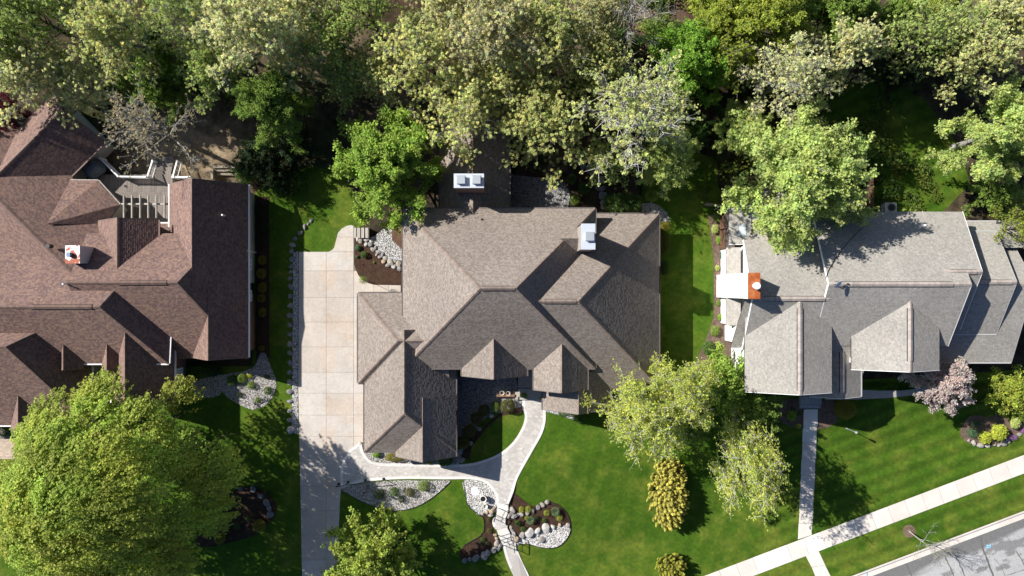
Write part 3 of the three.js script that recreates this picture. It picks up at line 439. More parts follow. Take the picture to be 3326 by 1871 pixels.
// ------------------------------------------------------------------ roofs and houses
function roofFace(mb, pts, o) { // pts: a convex planar polygon (Vector3), shingled in courses from its lowest edge
  const n = new THREE.Vector3(); for (let i = 0; i < pts.length; i++) { const a = pts[i], b = pts[(i + 1) % pts.length]; n.x += (a.y - b.y) * (a.z + b.z); n.y += (a.z - b.z) * (a.x + b.x); n.z += (a.x - b.x) * (a.y + b.y); } n.normalize(); if (n.y < 0) n.negate();
  const up = V(0, 1, 0).addScaledVector(n, -n.y).normalize(), right = new THREE.Vector3().crossVectors(up, n).normalize(), org = pts[0];
  let poly = pts.map((p) => { const d = p.clone().sub(org); return [d.dot(right), d.dot(up)]; });
  let ar = 0; poly.forEach((a, i) => { const b = poly[(i + 1) % poly.length]; ar += a[0] * b[1] - b[0] * a[1]; }); if (ar < 0) poly.reverse();
  const vmin = Math.min(...poly.map((p) => p[1])), vmax = Math.max(...poly.map((p) => p[1])), E = o.e, TH = o.th, r = o.rand;
  const world = (u, v, h) => org.clone().addScaledVector(right, u).addScaledVector(up, v).addScaledVector(n, h);
  for (let v0 = vmin - 0.0; v0 < vmax; v0 += E) {
    const strip = clipPoly(clipPoly(poly, (q) => q[1] - v0 + 1e-7), (q) => v0 + E - q[1]); if (strip.length < 3) continue;
    const u0 = Math.min(...strip.map((p) => p[0])), u1 = Math.max(...strip.map((p) => p[0]));
    for (let u = u0 - r() * 0.3; u < u1;) { const w = o.tab * (0.45 + 1.1 * r()), ub = u + w, q = clipPoly(clipPoly(strip, (k) => k[0] - u), (k) => ub - k[0]); const here = u; u = ub; if (q.length < 3) continue;
      const cx = org.x + right.x * here + up.x * v0, cz = org.z + right.z * here + up.z * v0, f = fbm(cx * 0.35, cz * 0.35, 12, 3), pick = r(), base = pick < o.dark ? o.pal[1] : pick < 0.9 ? o.pal[0] : o.pal[2], k = (0.93 + 0.14 * r()) * (0.86 + 0.28 * f), col = [base[0] * k, base[1] * k, base[2] * k], th = TH * (pick < o.dark ? 0.7 : 1.05);
      const lifted = q.map(([a, b]) => world(a, b, 0.004 + th * (1 - (b - v0) / E))); mb.fan(lifted, col);
      for (let i = 0; i < q.length; i++) { const j = (i + 1) % q.length; if (Math.abs(q[i][1] - v0) < 1e-5 && Math.abs(q[j][1] - v0) < 1e-5) mb.quad(lifted[i], lifted[j], world(q[j][0], q[j][1], -0.01), world(q[i][0], q[i][1], -0.01), col.map((x) => x * 0.8)); } } }
}
function caps(mb, p, q, nA, nB, o, vent) { // ridge or hip cap shingles over the meeting line of two planes
  const d = q.clone().sub(p), L = d.length(); d.normalize(); const W = o.capW || 0.16; const sideA = new THREE.Vector3().crossVectors(d, nA).normalize(), sideB = new THREE.Vector3().crossVectors(d, nB).normalize(); if (sideA.y > 0) sideA.negate(); if (sideB.y > 0) sideB.negate();
  const up = nA.clone().add(nB).normalize(), lift = 0.03 + (vent ? 0.05 : 0);
  for (let s = 0, i = 0; s < L; s += 0.24, i++) { const e = Math.min(L, s + 0.28), c = o.cap, k = 0.85 + 0.3 * o.rand(), col = [c[0] * k, c[1] * k, c[2] * k], at = (t, h, side) => { const x = p.clone().addScaledVector(d, t).addScaledVector(up, h + lift); return side ? x.addScaledVector(side, W) : x; };
    const h0 = 0.022, h1 = 0.004; for (const side of [sideA, sideB]) mb.quad(at(s, h0), at(e, h1), at(e, h1, side), at(s, h0, side), col);
    mb.quad(at(s, h0), at(s, h0, sideA), at(s, h0 - 0.03 - lift, sideA), at(s, h0 - 0.03), col.map((x) => x * 0.7)); mb.quad(at(s, h0), at(s, h0, sideB), at(s, h0 - 0.03 - lift, sideB), at(s, h0 - 0.03), col.map((x) => x * 0.7));
    if (vent) for (const side of [sideA, sideB]) mb.quad(at(s, h0, side), at(e, h1, side), at(e, h1, side).addScaledVector(up, -lift), at(s, h0, side).addScaledVector(up, -lift), [0.02, 0.02, 0.02]), mb.quad(at(s, -0.03, side), at(e, -0.03, side), at(e, -0.035, side).addScaledVector(side, 0.035), at(s, -0.035, side).addScaledVector(side, 0.035), [0.03, 0.028, 0.026]); }
}
const norm3 = (a, b, c) => { const n = new THREE.Vector3().crossVectors(b.clone().sub(a), c.clone().sub(a)).normalize(); return n.y < 0 ? n.negate() : n; };
function block(H, o) { // one roof volume: eaves at a0 (height e0) and a1 (e1), ridge at a=r, height Y, from b0 to b1; h0,h1 hip insets (0 = gable)
  const mp = o.map || (o.ax === 'x' ? (a, y, b) => V(b, y, a) : (a, y, b) => V(a, y, b)); const { a0, a1, b0, b1, r, e0, Y } = o, e1 = o.e1 ?? e0, h0 = o.h0 || 0, h1 = o.h1 || 0;
  const A0 = mp(a0, e0, b0), A1 = mp(a0, e0, b1), B0 = mp(a1, e1, b0), B1 = mp(a1, e1, b1), R0 = mp(r, Y, b0 + h0), R1 = mp(r, Y, b1 - h1);
  const faces = []; if (!o.only || o.only === 'A') faces.push([A0, A1, R1, R0]); if (!o.only || o.only === 'B') faces.push([B1, B0, R0, R1]); if (h0) faces.push([B0, A0, R0]); if (h1) faces.push([A1, B1, R1]);
  const deck = new MB(), sh = new MB(), ri = new MB();
  for (const f of faces) { const t = f.map((p) => p.clone().setY(p.y - 0.012)), b = f.map((p) => p.clone().setY(p.y - 0.16)); deck.fan(t); deck.fan(b); for (let i = 0; i < f.length; i++) { const j = (i + 1) % f.length; deck.quad(t[i], t[j], b[j], b[i]); } roofFace(sh, f, H.shingle); }
  const nA = norm3(A0, A1, R0), nB = norm3(B0, B1, R0); const rd = R1.clone().sub(R0), rl = rd.length(); rd.normalize();
  if (!o.only && rl > 0.3) { caps(ri, R0, R1, nA, nB, H.shingle); if (o.vent) caps(ri, R0.clone().addScaledVector(rd, o.vent[0]), R0.clone().addScaledVector(rd, o.vent[1]), nA, nB, { ...H.shingle, capW: 0.2 }, true); }
  if (h0) { const nh = norm3(A0, B0, R0); caps(ri, A0, R0, nA, nh, H.shingle); caps(ri, B0, R0, nB, nh, H.shingle); }
  if (h1) { const nh = norm3(A1, B1, R1); caps(ri, A1, R1, nA, nh, H.shingle); caps(ri, B1, R1, nB, nh, H.shingle); }
  const roof = part('roof', deck.geo(), H.deck, H.root); part('shingles', sh.geo(true), mat.shingle, roof).userData.kind = 'stuff'; if (ri.p.length) part('ridge_caps', ri.geo(true), mat.shingle, roof).userData.kind = 'stuff';
  const edge = (p, q, w = 0.11, h = 0.12, mtl = o.gutter || H.gutter, name = 'gutter') => { const m = new MB(), c = mp((a0 + a1) / 2, 0, (b0 + b1) / 2), mid = p.clone().add(q).multiplyScalar(0.5), d = q.clone().sub(p).normalize(), out = new THREE.Vector3().crossVectors(d, V(0, 1, 0)).setY(0).normalize(); if (out.dot(mid.clone().sub(c)) < 0) out.negate(); const off = (v) => v.clone().addScaledVector(out, w / 2 + 0.003).setY(v.y - h / 2 + 0.005); m.bar(off(p), off(q), w, h); return part(name, m.geo(), mtl, roof); };
  if (!o.noGutter) { if (!o.only || o.only === 'A') edge(A0, A1); if (!o.only || o.only === 'B') edge(B0, B1); if (h0) edge(A0, B0); if (h1) edge(A1, B1); }
  const rk = o.rake || H.rake || H.gutter; if (!h0 && !o.open0) { edge(A0, R0, 0.035, 0.2, rk, 'rake_board'); edge(R0, B0, 0.035, 0.2, rk, 'rake_board'); } if (!h1 && !o.open1) { if (!o.half1) edge(A1, R1, 0.035, 0.2, rk, 'rake_board'); edge(R1, B1, 0.035, 0.2, rk, 'rake_board'); }
  if (o.wall !== false) { const w = new MB(), I = o.inset ?? 0.42, wa0 = a0 + I, wa1 = a1 - I, y0 = -0.45, low = Math.min(e0, e1) - 0.05, wb0 = b0 + I, wb1 = b1 - I; const bx = (x0, x1, z0, z1, t0, t1) => { const q = [[x0, z0], [x1, z0], [x1, z1], [x0, z1]]; w.hexa(q.map(([a, b]) => mp(a, t0, b)), q.map(([a, b]) => mp(a, t1, b))); };
    bx(wa0, wa1, wb0, wb1, y0, low);
    const sA = (Y - e0) / (r - a0), sB = (Y - e1) / (a1 - r), g0 = b0 + (h0 || I), g1 = b1 - (h1 || I); if (g1 > g0 + 0.05 && (!h0 || !h1)) { const pr = [[wa0, low], [wa0, e0 + sA * I - 0.18], [r, Y - 0.18], [wa1, e1 + sB * I - 0.18], [wa1, low]]; const a = pr.map(([x, y]) => mp(x, y, g0)), b = pr.map(([x, y]) => mp(x, y, g1)); w.fan(a); w.fan(b); for (let i = 0; i < 5; i++) { const j = (i + 1) % 5; w.quad(a[i], a[j], b[j], b[i]); } }
    part('wall', w.geo(), o.wallMat || H.wall, H.root); }
  return roof;
}
function houseOf(name, label, o) { const root = thing(name, label, 'house', V(0, 0, 0)); return { root, ...o }; }
function chimney(H, x0, x1, z0, z1, y0, y1, wallMat, capMat, flues, over = 0.04) {
  const m = new MB(); m.box(x0, y0, z0, x1, y1 - 0.06, z1); const c = part('chimney', m.geo(), wallMat, H.root); const k = new MB(); k.box(x0 - over, y1 - 0.06, z0 - over, x1 + over, y1, z1 + over); part('chimney_cap', k.geo(), capMat, c);
  for (const f of flues) { const g = new MB(); if (f.round) { g.tube([V(f.x, y1, f.z), V(f.x, y1 + 0.22, f.z)], [f.r * 0.8, f.r * 0.8], 16); g.tube([V(f.x, y1 + 0.3, f.z), V(f.x, y1 + 0.48, f.z), V(f.x, y1 + 0.54, f.z), V(f.x, y1 + 0.545, f.z)], [f.r, f.r, f.r * 0.8, 0.01], 18); for (const a of [0, 2.1, 4.2]) g.bar(V(f.x + Math.cos(a) * f.r * 0.8, y1 + 0.2, f.z + Math.sin(a) * f.r * 0.8), V(f.x + Math.cos(a) * f.r * 0.8, y1 + 0.32, f.z + Math.sin(a) * f.r * 0.8), 0.03, 0.03); } else { const s = f.r; g.box(f.x - s * 0.85, y1, f.z - s * 0.85, f.x + s * 0.85, y1 + 0.2, f.z + s * 0.85); const b = [V(f.x - s, y1 + 0.22, f.z + s), V(f.x + s, y1 + 0.22, f.z + s), V(f.x + s, y1 + 0.22, f.z - s), V(f.x - s, y1 + 0.22, f.z - s)], t = b.map((v) => V(lerp(f.x, v.x, 0.86), y1 + 0.3, lerp(f.z, v.z, 0.86))); g.hexa(b, t); } part('flue_cap', g.geo(), f.mat || mat.galv, c); }
  return c;
}
function vent(H, x, y, z, mtl = mat.galv, h = 0.35, r = 0.06) { const m = new MB(); m.tube([V(x, y - 0.3, z), V(x, y + h, z), V(x, y + h + 0.002, z)], [r, r, 0.002], 10); part('vent_pipe', m.geo(), mtl, H.root); }
function win(H, p, axis, w, h, frameMat, out) { // a window proud of a wall: p centre, axis 'z' = wall facing x
  const f = new MB(), s = out; const bx = (m, u0, v0, u1, v1, d0, d1) => axis === 'z' ? m.box(p.x + Math.min(d0 * s, d1 * s), p.y + v0, p.z + u0, p.x + Math.max(d0 * s, d1 * s), p.y + v1, p.z + u1) : m.box(p.x + u0, p.y + v0, p.z + Math.min(d0 * s, d1 * s), p.x + u1, p.y + v1, p.z + Math.max(d0 * s, d1 * s));
  bx(f, -w / 2 - 0.08, -h / 2 - 0.08, w / 2 + 0.08, -h / 2, -0.05, 0.06); bx(f, -w / 2 - 0.08, h / 2, w / 2 + 0.08, h / 2 + 0.08, -0.05, 0.06); bx(f, -w / 2 - 0.08, -h / 2, -w / 2, h / 2, -0.05, 0.06); bx(f, w / 2, -h / 2, w / 2 + 0.08, h / 2, -0.05, 0.06); bx(f, -0.025, -h / 2, 0.025, h / 2, 0, 0.05);
  const o = part('window', f.geo(), frameMat, H.root); const g = new MB(); bx(g, -w / 2, -h / 2, w / 2, h / 2, -0.04, 0.02); part('pane', g.geo(), mat.glass, o); return o;
}

// --- the brown-grey house in the middle
const tn = 0.675;
const MH = houseOf('house', 'middle house with a wide taupe shingled hip roof and two silver chimney caps', { shingle: { e: 0.115, th: 0.012, tab: 0.14, dark: 0.42, pal: [[0.315, 0.268, 0.232], [0.258, 0.217, 0.187], [0.345, 0.296, 0.257]], cap: [0.285, 0.225, 0.19], rand: rng(501) }, deck: mat.deckDark, gutter: M([0.1, 0.085, 0.08], 0.6), rake: M([0.12, 0.1, 0.09], 0.7), wall: M([0.3, 0.24, 0.2], 0.9, { map: concTex }) });
block(MH, { ax: 'x', a0: -6.2, a1: 6.27, b0: -8.51, b1: 6.5, r: 0.03, e0: 4.4, Y: 9.5, h0: 6.23, h1: 6.23, vent: [0.1, 2.5] });
block(MH, { ax: 'x', a0: -5.95, a1: 8.0, b0: 0.5, b1: 11.81, r: 0.98, e0: 2.8, Y: 8.15, h1: 7.0, open0: true, vent: [1.85, 4.2] });
block(MH, { ax: 'x', a0: 0.42, a1: 7.62, b0: -12.33, b1: -5, r: 4.02, e0: 3.0, Y: 5.85, h0: 3.62, open1: true });
block(MH, { ax: 'z', a0: -11.82, a1: -4.51, b0: 3.2, b1: 13.1, r: -8.2, e0: 3.0, Y: 5.87, h1: 3.55, open0: true });
block(MH, { ax: 'z', a0: -9.32, a1: -4.508, b0: 8.5, b1: 13.5, r: -6.92, e0: 3.0, Y: 4.92, open0: true });
block(MH, { ax: 'z', a0: -3.92, a1: 1.16, b0: 1.5, b1: 6.88, r: -1.38, e0: 4.38, Y: 6.4, open0: true });
block(MH, { ax: 'z', a0: 1.7, a1: 5.9, b0: 2.2, b1: 7.97, r: 3.78, e0: 4.37, Y: 6.05, open0: true });
block(MH, { ax: 'z', a0: 2.48, a1: 7.88, b0: 6.6, b1: 9.78, r: 5.16, e0: 2.78, Y: 4.93, open0: true });
block(MH, { ax: 'z', a0: -5.84, a1: -0.22, b0: -14.2, b1: -5.4, r: -3.03, e0: 2.5, Y: 4.72, open1: true });
chimney(MH, -4.27, -2.1, -8.42, -7.42, 2, 7.5, M([0.24, 0.17, 0.14], 0.9, { map: concTex }), mat.steel, [{ x: -3.75, z: -7.95, r: 0.33 }, { x: -2.6, z: -7.95, r: 0.33 }], 0.03);
chimney(MH, 4.99, 5.94, -4.58, -2.8, 3, 9.0, M([0.45, 0.4, 0.36], 0.9, { map: concTex }), mat.steel, [{ x: 5.56, z: -3.68, r: 0.34, mat: mat.galv }], 0.04);
{ // cricket behind the chimney
  const sh = new MB(), r0 = V(3.6, 6.72, -3.7), r1 = V(5.0, 6.72, -3.7); roofFace(sh, [r0, r1, V(5.0, 5.6, -4.72)], MH.shingle); roofFace(sh, [r0, V(5.0, 5.6, -2.68), r1], MH.shingle); const d = new MB(); d.tri(r0, r1, V(5.0, 5.58, -4.72)); d.tri(r0, V(5.0, 5.58, -2.68), r1); const rf = part('roof', d.geo(), mat.deckDark, MH.root); rf.position.y = -0.01; part('shingles', sh.geo(true), mat.shingle, rf).userData.kind = 'stuff'; }
vent(MH, -2.35, 5.0, -5.3, mat.black, 0.3, 0.07);
vent(MH, 11.9, 2.2, 1.0, mat.white, 0.4, 0.04);

// --- the brown house on the left
const LH = houseOf('house', 'left house with steep dark brown shingled gables and a rust-stained chimney', { shingle: { e: 0.125, th: 0.013, tab: 0.16, dark: 0.4, pal: [[0.26, 0.17, 0.142], [0.19, 0.128, 0.116], [0.31, 0.2, 0.15]], cap: [0.22, 0.15, 0.125], rand: rng(777) }, deck: mat.deckDark, gutter: M([0.2, 0.14, 0.12], 0.8), rake: M([0.2, 0.14, 0.12], 0.8), wall: M([0.66, 0.63, 0.56], 0.9, { map: concTex }) });
const brick = M([0.27, 0.16, 0.12], 0.95, { map: concTex });
block(LH, { ax: 'z', a0: -27.5, a1: -21.3, b0: -8.35, b1: 0, r: -24.42, e0: 2.9, e1: 2.6, Y: 5.72, open1: true, gutter: mat.white });                        // tall gable, upper right
{ // main ridge with its hip end falling to the right-hand eave
  const A = V(-25.2, 6.46, -0.4), W0 = V(-33.5, 6.46, -0.4), fc = [[A, V(-21.32, 2.54, -6.5), V(-21.32, 2.54, 5.7)], [W0, A, V(-22.72, 3.95, -4.3), V(-33.5, 3.95, -4.3)], [W0, V(-33.5, 2.54, 5.7), V(-21.32, 2.54, 5.7), A]], sh = new MB(), rf = new MB(), ri = new MB();
  for (const t of fc) { roofFace(sh, t, LH.shingle); rf.fan(t.map((v) => v.clone().setY(v.y - 0.015))); rf.fan(t.map((v) => v.clone().setY(v.y - 0.15))); }
  const nN = norm3(...fc[1]), nS = norm3(...fc[2]), nE = norm3(...fc[0]); caps(ri, W0, A, nN, nS, LH.shingle); caps(ri, V(-29.6, 6.46, -0.4), V(-26.0, 6.46, -0.4), nN, nS, { ...LH.shingle, capW: 0.2 }, true); caps(ri, A, V(-22.72, 3.95, -4.3), nN, nE, LH.shingle); caps(ri, A, V(-21.32, 2.54, 5.7), nS, nE, LH.shingle);
  const o = part('roof', rf.geo(), mat.deckDark, LH.root); part('shingles', sh.geo(true), mat.shingle, o).userData.kind = 'stuff'; part('ridge_caps', ri.geo(true), mat.shingle, o).userData.kind = 'stuff'; }
block(LH, { ax: 'z', a0: -25.7, a1: -21.3, b0: 0, b1: 5.6, r: -23.55, e0: 2.7, e1: 2.6, Y: 4.85, open0: true, wallMat: brick, gutter: mat.white });            // lower gable
block(LH, { ax: 'x', a0: -5.2, a1: 5.95, b0: -46, b1: -27.07, r: 1.42, e0: 2.7, e1: 3.95, Y: 6.8, h1: 3.8, wall: false, gutter: mat.white, vent: [10.0, 14.6] });
{ const m = new MB(); m.box(-36.5, -0.4, -4, -27.6, 3.2, 5.5); m.box(-36, -0.4, -4.4, -22, 2.4, 4.5); part('wall', m.geo(), LH.wall, LH.root); }
block(LH, { ax: 'z', a0: -32.1, a1: -27.07, b0: 1.5, b1: 9.2, r: -29.62, e0: 3.0, Y: 5.55, open0: true, wallMat: brick, gutter: mat.white });
for (const x of [-34.72, -31.35]) block(LH, { ax: 'z', a0: x - 0.95, a1: x + 0.95, b0: 2.5, b1: 6.35, r: x, e0: 3.95, Y: 4.95, open0: true, inset: 0.2, noGutter: true });
block(LH, { ax: 'x', a0: 1.5, a1: 11.04, b0: -46, b1: -33.8, r: 4.4, e0: 2.8, Y: 6.85, h1: 4.05, gutter: mat.white });
block(LH, { ax: 'z', a0: -40.3, a1: -37.1, b0: 7, b1: 11.45, r: -38.6, e0: 2.8, Y: 4.4, open0: true, inset: 0.3, noGutter: true });
block(LH, { ax: 'z', a0: -33.2, a1: -27.8, b0: -5.35, b1: 0.6, r: -30.1, e0: 3.1, e1: 4.1, Y: 5.75, open1: true });
{ // rear wing, turned by 45 degrees, and the bay roof in front of it
  const s = Math.SQRT1_2, rot = (ox, oz) => (a, y, b) => V(ox + a * s - b * s, y, oz + a * s + b * s); // a: towards the lower right, b: towards the lower left
  const ap = P(204, 356, 4.7); const f = rot(ap.x, ap.z);
  block(LH, { map: f, a0: -2.5, a1: 2.95, b0: 0, b1: 13, r: 0, e0: 2.9, e1: 2.6, Y: 4.7, open1: true });
  const qp = P(224, 878, 5.2), g = (a, y, b) => V(qp.x + a * s + b * s, y, qp.z - a * s + b * s); // a: upper right, b: lower right
  block(LH, { map: g, a0: -3.2, a1: 4.4, b0: -15, b1: 0.7, r: 0, e0: 3.3, e1: 2.65, Y: 5.2, open1: true, noGutter: true });
  const K = P(152, 728, 4.75), A = P(228, 585, 2.95), B = P(319, 586, 2.95), C2 = P(389, 664, 2.95), E2 = P(345, 725, 2.95), sh = new MB(), rf = new MB();
  for (const t of [[K, A, B], [K, B, C2], [K, C2, E2]]) { roofFace(sh, t, LH.shingle); rf.fan(t.map((v) => v.clone().setY(v.y - 0.02))); rf.fan(t.map((v) => v.clone().setY(v.y - 0.16))); }
  const o = part('roof', rf.geo(), mat.deckDark, LH.root); part('shingles', sh.geo(true), mat.shingle, o).userData.kind = 'stuff'; for (const [a, b] of [[A, B], [B, C2]]) { const m = new MB(); m.bar(a.clone().setY(a.y - 0.08), b.clone().setY(b.y - 0.08), 0.14, 0.16); part('gutter', m.geo(), mat.whitewood, o); }
  const w = new MB(), wp = [A, B, C2, E2, K].map((v) => [lerp(v.x, K.x, 0.12), lerp(v.z, K.z, 0.12)]); for (let i = 0; i < 4; i++) { const a = wp[i], b = wp[(i + 1) % 4]; w.quad(V(a[0], -0.4, a[1]), V(b[0], -0.4, b[1]), V(b[0], 2.9, b[1]), V(a[0], 2.9, a[1])); } part('wall', w.geo(), LH.wall, LH.root);
}
chimney(LH, -33.52, -32.49, -3.17, -1.87, 2.5, 6.6, M([0.5, 0.51, 0.53], 0.8), M([0.75, 0.73, 0.7], 0.6, { map: tex(256, 1.6, (u, v) => { const f = fbm(u * 5, v * 5, 90, 4, 5); return f > 0.53 ? [0.72, 0.36, 0.2] : [1, 1, 0.99]; }) }), [{ x: -33.15, z: -2.5, r: 0.16, mat: M([0.16, 0.24, 0.38], 0.6) }], 0.03);
win(LH, V(-21.72, 1.5, -1.95), 'z', 0.75, 1.35, mat.white, 1); win(LH, V(-21.72, 1.5, 0.65), 'z', 0.75, 1.35, mat.white, 1); win(LH, V(-27.49, 1.5, 7.2), 'z', 1.0, 1.5, mat.white, 1);
{ const m = new MB(); m.bar(V(-21.25, 2.85, -3.0), V(-21.62, 0.6, -3.0), 0.08, 0.08); m.bar(V(-21.62, 0.6, -3.0), V(-21.55, 0.0, -3.0), 0.08, 0.08); part('downpipe', m.geo(), mat.white, LH.root); }
vent(LH, -22.6, 4.3, -5.7, mat.white, 0.3, 0.07); vent(LH, -35.4, 5.6, -3.2, mat.black, 0.2, 0.16); vent(LH, -33.6, 6.6, -0.3, mat.white, 0.25, 0.06);

// --- the grey house on the right
const RH = houseOf('house', 'right house with light grey shingled roof, white walls and tall white chimney', { shingle: { e: 0.125, th: 0.007, tab: 0.16, dark: 0.42, pal: [[0.415, 0.392, 0.355], [0.37, 0.348, 0.316], [0.44, 0.413, 0.375]], cap: [0.46, 0.4, 0.36], rand: rng(901), capW: 0.2 }, deck: mat.deckDark, gutter: M([0.4, 0.4, 0.39], 0.6), rake: mat.white, wall: M([0.84, 0.84, 0.83], 0.7) });
block(RH, { ax: 'x', a0: -5.94, a1: 4.5, b0: 23.45, b1: 34.0, r: -0.28, e0: 4.6, Y: 7.4, e1: 4.55, vent: [0.5, 9.2], noGutter: true, inset: 0.5, half1: true });
block(RH, { ax: 'x', a0: -5.94, a1: 3.2, b0: 32, b1: 35.1, r: -1.2, e0: 4.59, Y: 6.93, e1: 4.3, vent: [0.7, 2.7], noGutter: true });
block(RH, { ax: 'x', a0: -3.75, a1: 4.8, b0: 18.05, b1: 23.8, r: 0.81, e0: 4.6, Y: 6.75, e1: 4.36, vent: [0.8, 5.4], open1: true, noGutter: true });
block(RH, { ax: 'z', a0: 18.0, a1: 24.5, b0: 0.9, b1: 8.02, r: 21.6, e0: 5.0, e1: 5.5, Y: 6.65, open0: true, vent: [0.6, 6.8], inset: 0.5, noGutter: true });
block(RH, { ax: 'z', a0: 26.25, a1: 32.8, b0: 0.9, b1: 6.3, r: 29.88, e0: 5.0, e1: 5.4, Y: 6.62, open0: true, vent: [0.6, 4.6], noGutter: true });
block(RH, { ax: 'x', a0: 0, a1: 7.4, b0: 24.2, b1: 28.1, r: 0.1, e0: 5, e1: 2.75, Y: 7.15, only: 'B', wall: false, open0: true, open1: true });
block(RH, { ax: 'z', a0: 23.9, a1: 27.85, b0: 4.6, b1: 8.68, r: 25.88, e0: 3.2, Y: 4.25, open0: true, vent: [0.3, 3.6], wall: false });
block(RH, { ax: 'x', a0: -4.5, a1: 3.64, b0: 30, b1: 38.55, r: -0.44, e0: 3.4, Y: 5.7, rake: M([0.4, 0.39, 0.38], 0.8), vent: [4.1, 8.2], open0: true });
block(RH, { ax: 'x', a0: -3.8, a1: 6.0, b0: 32.5, b1: 40.4, r: -0.3, e0: 2.5, e1: 2.45, Y: 5.0, h0: 2.0, rake: M([0.4, 0.39, 0.38], 0.8) });
block(RH, { ax: 'x', a0: -5.35, a1: -3.0, b0: 36.4, b1: 41, r: -3.2, e0: 2.6, e1: 3.4, Y: 3.45, only: 'A', rake: M([0.4, 0.39, 0.38], 0.8), open1: true, wall: false });
block(RH, { ax: 'z', a0: 22.2, a1: 35.0 - 8.4 + 0.1, b0: -7.05, b1: -3.2, r: 24.4, e0: 4.0, e1: 3.7, Y: 5.0, open1: true });
block(RH, { ax: 'z', a0: 17.4, a1: 23.2, b0: -7.6, b1: -3.5, r: 20.3, e0: 2.9, Y: 3.7, noGutter: true });
{ // overhang beside the white rake, pent roof on the white side wall, porch
  const sh = new MB(), rf = new MB(); const face = (p) => { roofFace(sh, p, RH.shingle); rf.fan(p.map((v) => v.clone().setY(v.y - 0.02))); rf.fan(p.map((v) => v.clone().setY(v.y - 0.14))); for (let i = 0; i < p.length; i++) { const a = p[i], b = p[(i + 1) % p.length]; rf.quad(a.clone().setY(a.y - 0.02), b.clone().setY(b.y - 0.02), b.clone().setY(b.y - 0.14), a.clone().setY(a.y - 0.14)); } };
  face([V(17.35, 3.55, 4.75), V(18.3, 3.55, 4.75), V(18.3, 5.9, 0.85), V(17.75, 5.9, 0.85)]);
  face([V(17.3, 2.55, -3.25), V(17.3, 2.55, 3.0), V(18.2, 3.4, 3.0), V(18.2, 3.4, -3.25)]);
  const o = part('roof', rf.geo(), mat.deckDark, RH.root); part('shingles', sh.geo(true), mat.shingle, o).userData.kind = 'stuff';
  const w = new MB(); w.box(17.6, -0.4, -3.2, 18.6, 2.7, 2.95); w.box(17.95, -0.45, 2.9, 18.6, 3.2, 4.4); part('wall', w.geo(), RH.wall, RH.root);
  const c = new MB(); c.bar(V(27.6, -0.3, 8.4), V(27.6, 3.1, 8.4), 0.18, 0.18); part('porch_post', c.geo(), mat.white, RH.root); const c2 = new MB(); c2.bar(V(24.6, -0.3, 8.4), V(24.6, 3.1, 8.4), 0.18, 0.18); part('porch_post', c2.geo(), mat.white, RH.root);
  const pb = new MB(); const q0 = P(2611, 1300, 0.1), fl = P(2672, 1318, 0.3); pb.box(23.2, -0.5, 6.6, 28.2, 0.12, 9.0); part('porch_floor', pb.geo(), M([0.3, 0.31, 0.33], 0.9, { map: concTex }), RH.root);
  const steps = [[2603, 1288, 2672, 1315, 0.3], [2600, 1315, 2668, 1328, 0.14]]; for (const [x0, y0, x1, y1, h] of steps) { const a = P(x0, y0, h), b = P(x1, y1, h), m = new MB(); m.box(a.x, -0.5, a.z - 0.02 * 0, b.x, h - 0.15, b.z - 0.012); part('porch_step', m.geo(), M([0.42, 0.44, 0.47], 0.85, { map: concTex }), RH.root); }
  win(RH, V(18.48, 4.4, -2.0), 'z', 1.5, 0.9, mat.white, -1); win(RH, V(18.48, 4.4, 1.65), 'z', 1.5, 0.9, mat.white, -1);
  for (const [x, z] of [[19.3, -6.1], [18.4, -4.6], [21.4, -5.2]]) { const y = 3.72 - Math.abs(x - 20.3) * 0.275, m = new MB(); m.box(x - 0.32, y - 0.15, z - 0.5, x + 0.32, y + 0.1, z + 0.5); const s = part('skylight', m.geo(), mat.galv, RH.root); const g = new MB(); g.box(x - 0.26, y + 0.08, z - 0.44, x + 0.26, y + 0.115, z + 0.44); part('pane', g.geo(), mat.glass, s); }
  const cab = new MB(); const pts = [[2682, 905], [2690, 880], [2710, 845], [2735, 810], [2765, 775], [2800, 740]].map(([x, y]) => { const z0 = (y - 935.5) * 53 / FOCAL, yy = Math.min(7.35, 7.4 + 0.49 * (z0 + 0.28)) + 0.06; return P(x, y, yy); }); cab.tube(pts, pts.map(() => 0.022), 5); part('cable', cab.geo(), mat.black, RH.root);
}
{ const rust = M([0.62, 0.24, 0.1], 0.85, { map: tex(256, 1.6, (u, v) => { const f = fbm(u * 4, v * 4, 33, 4, 4); return [0.8 + 0.3 * (f - 0.4), 0.75 + 0.6 * (f - 0.45), 0.7 + 0.8 * (f - 0.45)]; }) });
  chimney(RH, 17.25, 18.1, -1.1, 0.78, -0.4, 8.1, M([0.85, 0.85, 0.84], 0.75), rust, [{ round: true, x: 17.75, z: -0.15, r: 0.27, mat: M([0.72, 0.74, 0.76], 0.45) }], 0.02); }
vent(RH, 31.2, 6.0, -4.75, mat.white, 0.35, 0.08);
